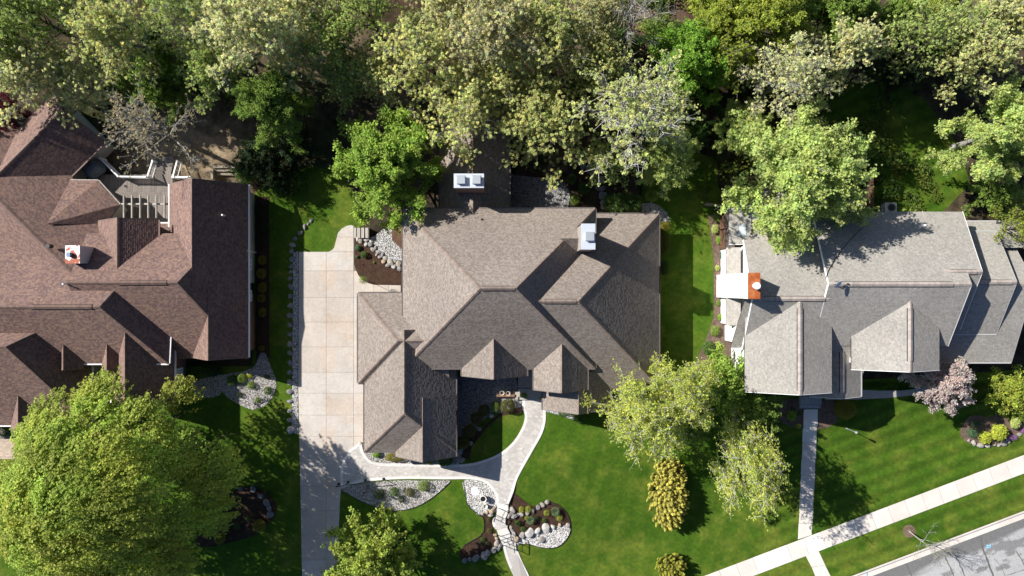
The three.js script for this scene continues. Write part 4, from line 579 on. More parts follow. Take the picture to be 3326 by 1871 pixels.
{ // satellite dish at the top of the white rake
  const d = thing('satellite_dish', 'white satellite dish on the roof ridge of the grey house', 'satellite dish', V(23.75, 7.4, -0.3)); const m = new MB(); m.tube([V(0, -0.1, 0), V(0, 0.45, 0)], [0.03, 0.03], 8); part('mast', m.geo(), mat.galv, d);
  const g = new THREE.SphereGeometry(0.75, 24, 8, 0, 6.283, 0, 0.5); g.translate(0, -0.75, 0); const b = part('dish', g, M([0.75, 0.75, 0.74], 0.6, { side: THREE.DoubleSide }), d); b.scale.set(1.1, 1, 0.8); b.position.set(0.05, 0.55, 0); b.rotation.set(0.75, 0, 2.6); const a = new MB(); a.bar(V(0, 0.45, 0), V(0.4, 0.65, -0.3), 0.03, 0.03); a.box(0.36, 0.6, -0.36, 0.46, 0.72, -0.26); part('feed_arm', a.geo(), mat.galv, d); }
// ------------------------------------------------------------------ things round the houses
{ // pergola and deck
  const dk = thing('deck', 'weathered grey wooden deck behind the brown house', 'deck', V(0, 0, 0)); const DY = 0.7, U = (x, y) => [200 + 0.26222 * x, 480 + 0.26222 * y], w = (x, y, h) => P(...U(x, y), h); const a = w(690, 330, DY), b = w(1345, 790, DY); const m = new MB(); for (let z = a.z; z < b.z + 0.8; z += 0.145) m.box(a.x - 1.5, DY - 0.04, z, b.x + 0.2, DY, z + 0.137); part('deck_boards', m.geo(), mat.greydeck, dk).userData.kind = 'stuff'; const f = new MB(); f.box(a.x - 1.5, 0, a.z, b.x + 0.2, DY - 0.045, b.z + 0.8); part('deck_frame', f.geo(), mat.timber, dk);
  const st = w(1180, 190, 0.3), st2 = w(1420, 340, 0.3); for (let i = 0; i < 5; i++) { const h = DY - 0.12 * (i + 1), z = a.z - 0.32 * (i + 1), t = new MB(); t.box(st.x - 0.35, h - 0.05, z, st2.x - 0.3, h, z + 0.31); part('stair_tread', t.geo(), mat.greydeck, dk); }
  const pg = thing('pergola', 'white timber pergola over the deck of the brown house', 'pergola', V(0, 0, 0)); const PY = 3.0; [772, 872, 974, 1074, 1174, 1276].forEach((x) => { const p = w(x, 590, PY), q = w(x, 870, PY), r = new MB(); r.bar(p, q, 0.07, 0.18); part('rafter', r.geo(), mat.whitewood, pg); }); const p = w(690, 697, PY - 0.2), q = w(1345, 697, PY - 0.2), r = new MB(); r.bar(p, q, 0.12, 0.2); part('beam', r.geo(), mat.whitewood, pg); for (const x of [800, 1320]) { const s = w(x, 697, PY - 0.3), n = new MB(); n.bar(V(s.x, 0.7, s.z), s, 0.14, 0.14); part('post', n.geo(), mat.whitewood, pg); }
  const railing = (label, pts) => { const t = thing('railing', label, 'railing', V(0, 0, 0)); for (const e of pts) { const n = new MB(); n.bar(e.clone().setY(e.y - 0.95), e.clone().setY(e.y + 0.08), 0.12, 0.12); part('post', n.geo(), mat.white, t); } for (let i = 0; i + 1 < pts.length; i++) { const t1 = new MB(); t1.bar(pts[i], pts[i + 1], 0.12, 0.05); part('top_rail', t1.geo(), mat.white, t); const t2 = new MB(); t2.bar(pts[i].clone().setY(pts[i].y - 0.8), pts[i + 1].clone().setY(pts[i + 1].y - 0.8), 0.06, 0.05); part('bottom_rail', t2.geo(), mat.white, t); const n = Math.round(pts[i].distanceTo(pts[i + 1]) / 0.13); for (let k = 1; k < n; k++) { const c = pts[i].clone().lerp(pts[i + 1], k / n), bb = new MB(); bb.bar(c.clone().setY(c.y - 0.8), c, 0.035, 0.035); part('baluster', bb.geo(), mat.white, t); } } };
  railing('white railing running diagonally then straight along the deck edge', [w(475, 130, 1.65), w(700, 355, 1.65), w(1055, 360, 1.65)]); railing('left white stair railing of the grey deck', [w(1060, 360, 1.65), w(1125, 160, 1.0)]); railing('right white stair railing of the grey deck', [w(1375, 365, 1.65), w(1430, 162, 1.0)]); railing('short white railing between deck stairs and roof corner', [w(1390, 365, 1.65), w(1590, 360, 1.65)]);
  const gp = w(440, 275, 0.75), gr = thing('covered_grill', 'grill under a slate-grey fitted cover on the shaded deck corner', 'grill', V(gp.x, 0.7, gp.z)); const cg = new THREE.IcosahedronGeometry(1, 3), pp = cg.attributes.position; for (let i = 0; i < pp.count; i++) { const v = V(pp.getX(i), pp.getY(i), pp.getZ(i)); const k = 1 / Math.pow(Math.pow(Math.abs(v.x), 4) + Math.pow(Math.abs(v.y), 4) + Math.pow(Math.abs(v.z), 4), 0.25), n = 0.94 + 0.12 * vnoise(v.x * 4, v.z * 4 + v.y * 3, 4); pp.setXYZ(i, v.x * k * n * (1 - 0.2 * v.y) * 0.75, (v.y * k * n + 0.95) * 0.6, v.z * k * n * 0.6 * (1 - 0.2 * v.y)); } cg.computeVertexNormals(); const gm = part('grill_cover', cg, M([0.14, 0.16, 0.18], 0.6), gr); gm.rotation.y = 0.7; const fo = new MB(); fo.box(-0.45, -0.02, -0.3, 0.45, 0.06, 0.3); part('grill_base', fo.geo(), mat.black, gr);
  const tw = thing('timber_planter', 'weathered timber retaining frame at the corner of the brown house', 'retaining wall', V(0, 0, 0)); const tb = (x0, y0, x1, y1, h) => { const e = w(x0, y0, h), g = w(x1, y1, h), n = new MB(); n.bar(V(e.x, h / 2, e.z), V(g.x, h / 2, g.z), 0.2, h); part('timber', n.geo(), mat.timber, tw); }; tb(1860, 235, 2005, 235, 0.7); tb(2012, 235, 2150, 235, 0.7); tb(1860, 265, 1860, 385, 0.7); tb(1910, 275, 2180, 285, 0.5); tb(1920, 320, 2220, 330, 0.3); tb(2200, 390, 2240, 400, 0.3); }
{ // timber steps beside the driveway, side deck of the middle house, timber edging
  const t = thing('timber_steps', 'short flight of timber steps beside the driveway under the green maple', 'steps', V(0, 0, 0)); for (const [x0, x1, h] of [[1210, 1240, 0.1], [1255, 1300, 0.25], [1318, 1362, 0.4], [1385, 1430, 0.55]]) { const a = P(...Z5(x0, 385), h), b = P(...Z5(x1, 545), h), m = new MB(); m.box(a.x, 0, a.z, b.x, h, b.z); part('tread', m.geo(), mat.whitewood, t); }
  const d = thing('side_deck', 'brown boarded deck with angled corner beside the middle house', 'deck', V(0, 0, 0)); const a = P(...Z5(1800, 330), 0.5), b = P(...Z5(1985, 760), 0.5); const m = new MB(); for (let x = a.x; x < b.x + 0.4; x += 0.15) { const z1 = lerp(P(...Z5(1800, 590), 0.5).z, b.z, clamp((x - a.x) / (b.x - a.x))); m.box(x, 0.3, a.z - 1.5, x + 0.142, 0.5, z1); } part('deck_boards', m.geo(), mat.brownwood, d).userData.kind = 'stuff';
  const e = P(...Z5(1740, 848), 0.2), f = P(...Z5(1970, 892), 0.2), m2 = new MB(); m2.bar(e, f, 0.12, 0.12); tag(part('timber_beam', m2.geo(), mat.galv, scene), 'grey metal pipe lying across the white gravel beside the boulders', 'pipe');
  const w0 = P(2290, 663, 0.5), w1 = P(2358, 671, 0.5), m3 = new MB(); m3.bar(w0, w1, 0.12, 0.9); tag(part('fence_panel', m3.geo(), mat.timber, scene), 'short weathered timber fence in the grass between the houses', 'fence');
  const fn = thing('lattice_screen', 'dark boarded screen with brown caps at the side of the grey house', 'fence', V(0, 0, 0)); for (const [y0, y1] of [[660, 740], [748, 806]]) { const p = P(2369, y0, 1.4), q = P(2369, y1, 1.4); const n = Math.round((q.z - p.z) / 0.16); for (let k = 0; k < n; k++) { const z = p.z + (k + 0.5) * 0.16, s = new MB(); s.box(p.x - 0.32, 1.28, z - 0.065, p.x + 0.32, 1.4, z + 0.065); part('board', s.geo(), M([0.12, 0.11, 0.105], 0.9), fn); } for (const s of [-0.38, 0.38]) { const c = new MB(); c.box(p.x + s - 0.05, 0, p.z - 0.05, p.x + s + 0.05, 1.45, q.z + 0.05); part('cap_rail', c.geo(), mat.brownwood, fn); } } }
{ // air conditioner, brown fence, porch and pots
  const p = P(2894, 674, 0.8), ac = thing('air_conditioner', 'square grey air conditioner with round fan behind the grey house', 'air conditioner', V(p.x, 0, p.z)); const b = new MB(); b.box(-0.5, 0.05, -0.42, 0.5, 0.8, 0.42); part('cabinet', b.geo(), M([0.42, 0.43, 0.42], 0.6), ac); const f = new MB(); f.tube([V(0.05, 0.8, 0), V(0.05, 0.83, 0)], [0.33, 0.33], 24); for (let k = 0; k < 9; k++) { const a = k * 0.349; f.bar(V(0.05 + Math.cos(a) * 0.32, 0.83, Math.sin(a) * 0.32), V(0.05 - Math.cos(a) * 0.32, 0.83, -Math.sin(a) * 0.32), 0.012, 0.012); } part('fan_grille', f.geo(), mat.black, ac); const g = new MB(); const c0 = V(0.05, 0.806, 0); for (let k = 0; k < 24; k++) g.tri(c0, V(0.05 + Math.cos(k * 0.2618) * 0.3, 0.806, Math.sin(k * 0.2618) * 0.3), V(0.05 + Math.cos((k + 1) * 0.2618) * 0.3, 0.806, Math.sin((k + 1) * 0.2618) * 0.3)); for (let k = 0; k < 4; k++) { const a = k * 1.57; g.quad(V(0.05, 0.815, 0), V(0.05 + Math.cos(a) * 0.28, 0.822, Math.sin(a) * 0.28), V(0.05 + Math.cos(a + 0.5) * 0.28, 0.812, Math.sin(a + 0.5) * 0.28), V(0.05, 0.814, 0)); } part('fan', g.geo(), M([0.06, 0.06, 0.065], 0.5), ac);
  const fp = thing('wood_fence', 'brown wooden privacy fence beside the air conditioner', 'fence', V(0, 0, 0)); const a = P(2832, 560, 1.7), c = P(2832, 672, 1.7); const n = Math.round((c.z - a.z) / 0.15); for (let k = 0; k < n; k++) { const m = new MB(); m.box(a.x - 0.03, 0, a.z + k * 0.15 + 0.005, a.x + 0.03, 1.7, a.z + (k + 1) * 0.15 - 0.005); part('board', m.geo(), mat.brownwood, fp); } const cp = new MB(); cp.box(a.x - 0.12, 1.7, a.z, a.x + 0.12, 1.75, c.z); part('cap_rail', cp.geo(), mat.brownwood, fp);
  const po = thing('porch', 'beige concrete entrance porch with steps beneath the middle house gable', 'porch', V(0, 0, 0)); const B = (x0, y0, x1, y1, h, m, nm) => { const e = P(...Z3(x0, y0), h), g = P(...Z3(x1, y1), h), k = new MB(); k.box(e.x, 0, e.z, g.x, h, g.z); part(nm, k.geo(), m, po); }; const tan = M([0.6, 0.53, 0.42], 0.9, { map: concTex }); B(1295, 300, 1750, 515, 0.36, tan, 'porch_floor'); B(1238, 418, 1292, 570, 0.3, M([0.5, 0.46, 0.4], 0.9, { map: concTex }), 'side_block'); B(1294, 518, 1760, 572, 0.2, M([0.5, 0.49, 0.47], 0.9, { map: concTex }), 'porch_step');
  const bn = thing('bench', 'reddish brown plank bench in the sunlit corner of the courtyard', 'bench', V(0, 0, 0)); const e = P(...Z3(885, 470), 0.42), h = P(...Z3(1228, 518), 0.42); for (let k = 0; k < 3; k++) { const m = new MB(), z0 = lerp(e.z, h.z, k / 3); m.box(e.x, 0.38, z0 + 0.004, h.x, 0.42, lerp(e.z, h.z, (k + 1) / 3) - 0.004); part('plank', m.geo(), M([0.36, 0.22, 0.16], 0.85, { map: woodTex }), bn); } for (const x of [e.x + 0.15, h.x - 0.25]) { const m = new MB(); m.box(x, 0, e.z + 0.03, x + 0.1, 0.375, h.z - 0.03); part('leg', m.geo(), mat.brownwood, bn); } }
function pot(px, py, r, h, label, mtl, fill, group) { const p = PG(px, py), t = thing('planter_pot', label, 'planter', p, group); const prof = [[0.02, 0], [r * 0.7, 0], [r * 0.78, 0.05], [r * 0.95, h * 0.75], [r, h], [r * 1.02, h], [r * 0.86, h + 0.003], [r * 0.84, h - 0.03], [r * 0.8, h - 0.1]].map(([x, y]) => new THREE.Vector2(x, y)); part('pot', new THREE.LatheGeometry(prof, 28), mtl, t); const s = new THREE.CircleGeometry(r * 0.82, 20); s.rotateX(-Math.PI / 2); s.translate(0, h - 0.09, 0); part('soil', s, fill, t); return t; }
const potWhite = M([0.75, 0.72, 0.66], 0.7);
pot(...Z3(990, 430), 0.19, 0.5, 'left one of two white pots of soil by the plank bench', potWhite, M([0.1, 0.05, 0.02], 1)); pot(...Z3(1102, 440), 0.18, 0.45, 'right one of two white pots of soil by the plank bench', potWhite, M([0.09, 0.05, 0.03], 1));
pot(...S2(570, 330), 0.27, 0.55, 'large white-rimmed urn with dark inside in the teardrop gravel bed', potWhite, M([0.02, 0.02, 0.025], 1)); pot(...S2(600, 442), 0.19, 0.4, 'small white urn below the large urn in the gravel', potWhite, M([0.4, 0.38, 0.35], 1));
{ const p = PG(...S2(462, 235)), m = new MB(), q = [[400, 205], [450, 165], [520, 245], [500, 300], [415, 295]].map((k) => { const v = PG(...S2(...k)); return [v.x, v.z]; }); tag(part('stepping_stone', slabGeo(q, () => p.y + 0.08, 0.1), M([0.82, 0.85, 0.82], 0.8), scene), 'flat pale stone slab on the teardrop gravel bed', 'stone slab'); }
{ // curved concrete walk of the grey house and brick walk of the brown house
  structure('side_walk', drape([XZ(map2(ZP, [[655, 480], [1300, 380], [1700, 400], [2100, 400], [2300, 380], [2700, 300], [3000, 200], [3050, 260], [2750, 380], [2300, 490], [1900, 535], [1300, 565], [700, 575]]))], 0.035, { skirt: 0.06 }), M([0.5, 0.47, 0.43], 0.9, { map: concTex }));
  const poly = XZ([[-30, 1428], [60, 1426], [120, 1446], [180, 1448], [180, 1490], [60, 1493], [-30, 1490]]); const mb = new MB(), r = rng(5), b = bounds(poly); for (let row = 0, z = b[1]; z < b[3]; row++, z += 0.12) for (let x = b[0] + (row % 2) * 0.11; x < b[2]; x += 0.22) if (inside(poly, x + 0.11, z + 0.06)) { const k = 0.85 + 0.3 * r(), y = 0.05 + r() * 0.004; mb.box(x + 0.005, y - 0.04, z + 0.005, x + 0.215, y, z + 0.115, [0.55 * k, 0.45 * k, 0.36 * k]); } const g = structure('brick_walk', drape([poly], 0.03), mat.joint); part('brick_pavers', mb.geo(true), mat.pavers, g).userData.kind = 'stuff'; }
// ------------------------------------------------------------------ trees and shrubs
function leafMat(c, t = 0.48) { return new THREE.MeshPhysicalMaterial({ color: rgb(c), vertexColors: true, roughness: 0.95, transmission: t, thickness: 0, side: THREE.DoubleSide, specularIntensity: 0.3 }); }
function leaf(mb, at, nrm, r, L, W, col) { // a folded leaf of two triangles
  const ax = V(r() - 0.5, r() - 0.5, r() - 0.5); const t = new THREE.Vector3().crossVectors(nrm, ax).normalize(), s = new THREE.Vector3().crossVectors(t, nrm).normalize(); const a = at.clone().addScaledVector(t, -L / 2), b = at.clone().addScaledVector(t, L / 2), f = nrm.clone().multiplyScalar(W * 0.25), c = at.clone().addScaledVector(s, W / 2).add(f), d = at.clone().addScaledVector(s, -W / 2).add(f); mb.tri(a, c, b, col); mb.tri(a, b, d, col); }
function grow(seed, o) {
  const r = rng(seed), tr = new MB(), br = new MB(), cr = new MB(), rnd = () => V(r() - 0.5, r() - 0.5, r() - 0.5).multiplyScalar(2); const { H, R, cb } = o, cc = cb + (H - cb) * 0.35, trunkTop = lerp(cb, H, 0.55);
  const tp = []; const bend = V((r() - 0.5) * 0.6, 0, (r() - 0.5) * 0.6); for (let i = 0; i <= 7; i++) { const t = i / 7; tp.push(V(bend.x * Math.sin(t * 3), trunkTop * t, bend.z * Math.sin(t * 2.4))); } tr.tube(tp, tp.map((_, i) => o.tr * (1.25 - 0.95 * i / 7) * (i === 0 ? 1.25 : 1)), 9);
  const trunkAt = (h) => { const t = clamp(h / trunkTop), i = Math.min(6, Math.floor(t * 7)); return tp[i].clone().lerp(tp[i + 1], t * 7 - i); };
  const twigEnd = (p, dir, f) => { const len = o.twig * (0.6 + 0.8 * r()), e = p.clone().addScaledVector(dir, len); e.y -= o.droop * len * 0.5; if (o.twigs3) br.tube([p, e], [o.tw ?? 0.014, 0.004], 3); const tone = 0.62 + 0.62 * r(), hue = 0.88 + 0.2 * r(); const n = Math.round(o.n * (0.5 + r()) * (r() < (o.bald || 0) ? 0.1 : 1));
    for (let k = 0; k < n; k++) { const t = o.tip ? 0.9 + 0.17 * r() : 0.1 + 1.0 * r(), at = p.clone().lerp(e, t).addScaledVector(rnd(), o.clump); const nr = rnd().multiplyScalar(0.9).add(V(dir.x * 0.35, o.up, dir.z * 0.35)).normalize(), v = tone * (0.8 + 0.4 * r()); const L = o.leaf * (0.7 + 0.6 * r()); leaf(cr, at, nr, r, L, L * o.lw, [v * hue, v, v * (0.8 + 0.3 * r())]); } };
  for (let i = 0; i < o.limbs; i++) { const f = (i + 0.5) / o.limbs, az = i * 2.39996 + (r() - 0.5) * 0.6, th = lerp(o.low ?? 0.05, 1.45, Math.pow(f, 0.85)), rad = R * Math.cos(th) * (0.78 + 0.3 * r()); const s = trunkAt(lerp(cb * 0.75, trunkTop, Math.pow(f, 0.8))), e = V(Math.cos(az) * rad, cc + (H - cc) * Math.sin(th) * (0.9 + 0.15 * r()) - o.droop * rad * 0.25 + (f < 0.25 ? -(cc - cb) * 0.5 : 0), Math.sin(az) * rad);
    const m = s.clone().lerp(e, 0.5).add(V((r() - 0.5) * R * 0.16, R * 0.1 * (1 + o.droop), (r() - 0.5) * R * 0.16)); const pts = []; for (let k = 0; k <= 6; k++) { const t = k / 6, a = s.clone().lerp(m, t), b = m.clone().lerp(e, t); pts.push(a.lerp(b, t).addScaledVector(rnd(), 0.07 * (k % 6 ? 1 : 0))); } const lr = o.tr * 0.42 * (0.7 + 0.5 * r()); br.tube(pts, pts.map((_, k) => lr * (1 - 0.86 * k / 6)), 5);
    for (let j = 0; j < o.subs; j++) { const t = lerp(0.28, 1, (j + r()) / o.subs), k = Math.min(5, Math.floor(t * 6)), p = pts[k].clone().lerp(pts[k + 1], t * 6 - k), d = pts[k + 1].clone().sub(pts[k]).normalize(); const dir = d.multiplyScalar(0.75).add(rnd().multiplyScalar(0.8)).add(V(0, 0.25 - o.droop * 0.5, 0)).normalize(), len = R * (o.subL ?? 0.34) * (0.6 + 0.7 * r()) * (1.15 - 0.45 * t), q = p.clone().addScaledVector(dir, len * 0.5).addScaledVector(rnd(), 0.1), z = p.clone().addScaledVector(dir, len); z.y -= o.droop * len * 0.35; const sr = lr * 0.32; br.tube([p, q, z], [sr, sr * 0.65, sr * 0.22], 4);
      for (let w = 0; w < o.twigs; w++) { const u = lerp(0.2, 1, (w + r()) / o.twigs), a = u < 0.5 ? p.clone().lerp(q, u * 2) : q.clone().lerp(z, u * 2 - 1); twigEnd(a, dir.clone().multiplyScalar(0.6).add(rnd().multiplyScalar(0.9)).add(V(0, 0.2 - o.droop, 0)).normalize(), t); } } }
  const out = { trunk: tr.geo(), limbs: br.geo(), crown: cr.p.length ? cr.geo(true) : null, R, H, hc: cc + (H - cc) * 0.3 }; return out;
}
const oakO = { H: 14, R: 5.2, cb: 4.5, tr: 0.26, limbs: 20, subs: 11, twigs: 9, twig: 0.7, n: 26, leaf: 0.14, tw: 0.017, lw: 0.8, clump: 0.11, droop: 0.1, up: 1.2, twigs3: true, tip: true, bald: 0.08 };
const kinds = {
  oak: [grow(11, oakO), grow(12, { ...oakO, limbs: 16, R: 5.6 }), grow(13, { ...oakO, n: 22, subs: 12, bald: 0.12 })],
  thin: [grow(21, { ...oakO, n: 14, bald: 0.22, subs: 10, tw: 0.02 }), grow(22, { ...oakO, n: 12, bald: 0.25, R: 5.4, tw: 0.022 })],
  full: [grow(31, { ...oakO, H: 11, R: 4.8, cb: 2.6, n: 26, twig: 0.6, tip: false, clump: 0.2, bald: 0, leaf: 0.19, limbs: 22, up: 0.9 }), grow(32, { ...oakO, H: 12, R: 4.6, cb: 3, n: 26, leaf: 0.18, tip: false, clump: 0.2, bald: 0.03, limbs: 20, up: 0.9 })],
  bush: [grow(41, { H: 4, R: 2.3, cb: 0.5, tr: 0.09, limbs: 14, subs: 7, twigs: 6, twig: 0.4, n: 13, leaf: 0.17, lw: 0.65, clump: 0.13, droop: 0.1, up: 0.6, twigs3: false, low: -0.1 }), grow(42, { H: 3.4, R: 2.3, cb: 0.4, tr: 0.08, limbs: 13, subs: 7, twigs: 6, twig: 0.45, n: 11, leaf: 0.2, lw: 0.6, clump: 0.16, droop: 0.2, up: 0.5, twigs3: false, low: -0.1 })],
  linden: [grow(51, { H: 10.5, R: 8.2, cb: 1.6, tr: 0.34, limbs: 38, subs: 13, twigs: 9, twig: 0.85, n: 15, leaf: 0.23, lw: 0.7, clump: 0.13, droop: 0.42, up: 0.75, twigs3: false, low: -0.12, subL: 0.27 })],
  round: [grow(61, { H: 6.2, R: 3.7, cb: 1.4, tr: 0.14, limbs: 26, subs: 11, twigs: 7, twig: 0.5, n: 22, leaf: 0.17, lw: 0.7, clump: 0.13, droop: 0.15, up: 0.6, twigs3: false, low: -0.1, bald: 0.1 })],
  birch: [grow(71, { H: 10, R: 3.6, cb: 2.0, tr: 0.13, limbs: 20, subs: 10, twigs: 7, twig: 0.8, n: 13, leaf: 0.14, lw: 0.75, clump: 0.13, droop: 0.5, up: 0.8, twigs3: true, tw: 0.012, bald: 0.15 }), grow(72, { H: 9, R: 3.2, cb: 1.8, tr: 0.12, limbs: 18, subs: 10, twigs: 7, twig: 0.8, n: 12, leaf: 0.14, lw: 0.75, clump: 0.13, droop: 0.55, up: 0.8, twigs3: true, tw: 0.012, bald: 0.2 })],
  budding: [grow(83, { ...oakO, n: 5, limbs: 13, subs: 9, twigs: 7, twig: 0.9, tw: 0.018, bald: 0.35, leaf: 0.16 })],
  white: [grow(85, { ...oakO, n: 11, limbs: 17, subs: 11, twigs: 7, twig: 0.95, tw: 0.026, bald: 0.25, leaf: 0.16, tr: 0.34 })],
  bare: [grow(81, { ...oakO, n: 0.6, limbs: 12, subs: 9, twigs: 6, twig: 1.1, tw: 0.025, bald: 0.7 })],
  sapling: [grow(91, { H: 5.2, R: 1.6, cb: 1.5, tr: 0.05, limbs: 12, subs: 5, twigs: 3, twig: 0.45, n: 1.2, leaf: 0.08, lw: 0.6, clump: 0.06, droop: 0, up: 0.4, twigs3: true, tw: 0.008 })],
  blossom: [grow(95, { H: 4.4, R: 2.5, cb: 1.2, tr: 0.09, limbs: 16, subs: 9, twigs: 8, twig: 0.4, n: 20, leaf: 0.13, lw: 0.8, clump: 0.12, droop: 0.05, up: 0.5, twigs3: true })],
};
{ const k = kinds.linden[0], r = rng(515), mb = new MB(), R = 8.2, H = 10.8, NL = 60; // layered lobes of sprays that hang outwards
  for (let l = 0; l < NL; l++) { const la = l * 2.39996 + (r() - 0.5) * 0.5, lq = Math.sqrt((l + 0.5) / NL) * (0.86 + 0.14 * r()), cy = 1.2 + (H - 2.0) * Math.pow(Math.max(0, 1 - lq * lq), 0.6), c = V(Math.cos(la) * lq * R * 0.92, cy, Math.sin(la) * lq * R * 0.92), lr = lerp(1.25, 2.1, r()), lt = 0.8 + 0.4 * r(), lh = 0.9 + 0.2 * r(), ns = Math.round(34 * lr * lr);
    for (let i = 0; i < ns; i++) { const q = V(r() * 2 - 1, r() * 2 - 1, r() * 2 - 1).normalize().add(V(Math.cos(la) * 0.55 * lq, 0.45, Math.sin(la) * 0.55 * lq)).normalize(), p = c.clone().add(q.clone().multiply(V(lr, lr * 0.62, lr)).multiplyScalar(0.55 + 0.5 * Math.sqrt(r()))), d = V(q.x * 0.7 + Math.cos(la) * 0.6 * lq, -0.25 - 0.3 * r(), q.z * 0.7 + Math.sin(la) * 0.6 * lq).normalize(), len = 0.55 + 0.6 * r(), tone = lt * (0.68 + 0.55 * r()), hue = lh * (0.92 + 0.16 * r());
      for (let m = 0; m < 15; m++) { const t = Math.pow(m / 14, 0.7), at = p.clone().addScaledVector(d, len * (t - 0.3)); at.y -= 0.3 * len * t * t; at.add(V((r() - 0.5) * 0.26, (r() - 0.5) * 0.14, (r() - 0.5) * 0.26)); const n = V(d.x * 0.4 + (r() - 0.5) * 0.9, 0.95, d.z * 0.4 + (r() - 0.5) * 0.9).normalize(), v = tone * (0.75 + 0.45 * r()), L = 0.2 * (0.65 + 0.6 * r()); leaf(mb, at, n, r, L, L * 0.75, [v * hue, v, v * 0.9]); } } }
  k.crown = mb.geo(true); k.limbs.scale(0.8, 0.85, 0.8); }
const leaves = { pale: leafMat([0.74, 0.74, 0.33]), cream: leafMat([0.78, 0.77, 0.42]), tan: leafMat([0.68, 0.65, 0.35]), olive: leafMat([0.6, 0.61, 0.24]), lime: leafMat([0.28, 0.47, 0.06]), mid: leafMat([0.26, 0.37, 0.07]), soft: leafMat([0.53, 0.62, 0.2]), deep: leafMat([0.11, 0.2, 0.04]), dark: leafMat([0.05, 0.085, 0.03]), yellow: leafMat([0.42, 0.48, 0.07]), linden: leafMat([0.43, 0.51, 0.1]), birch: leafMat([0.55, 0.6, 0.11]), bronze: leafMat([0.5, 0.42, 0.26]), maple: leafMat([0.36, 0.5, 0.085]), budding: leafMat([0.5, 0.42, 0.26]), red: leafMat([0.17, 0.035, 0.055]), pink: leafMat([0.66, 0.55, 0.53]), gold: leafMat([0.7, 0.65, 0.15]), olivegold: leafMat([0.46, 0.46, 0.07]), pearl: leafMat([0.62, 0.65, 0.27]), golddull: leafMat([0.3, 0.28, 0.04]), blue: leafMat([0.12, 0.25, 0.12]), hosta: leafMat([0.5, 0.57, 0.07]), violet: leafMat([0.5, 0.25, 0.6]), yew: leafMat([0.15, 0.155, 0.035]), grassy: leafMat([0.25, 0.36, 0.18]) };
let treeN = 0;
function tree(kind, vi, px, py, rpx, leafKey, bark, label, { h = 1, sz = 1, name = 'tree', category = 'tree', group, sx = 1, turn } = {}) { // pixel centre and radius of the crown in the 2576 px view
  const k = kinds[kind][vi % kinds[kind].length], [nx, ny] = F(px, py), rn = rpx / 0.77451; let s = 1, hc = k.hc; for (let i = 0; i < 4; i++) { s = rn * (CAM_H - hc) / FOCAL / k.R; hc = k.hc * lerp(1, s, 0.7) * h; }
  const p = P(nx, ny, hc), g = thing(name, label, category, V(p.x, ground(p.x, p.z), p.z), group); part('trunk', k.trunk, bark, g); part('branches', k.limbs, bark, g); if (k.crown) part('crown', k.crown, leaves[leafKey], g);
  g.scale.set(s * sx, lerp(1, s, 0.7) * h, s * sz); g.rotation.y = turn ?? (treeN * 1.7 % 6.28); treeN++; return g; }
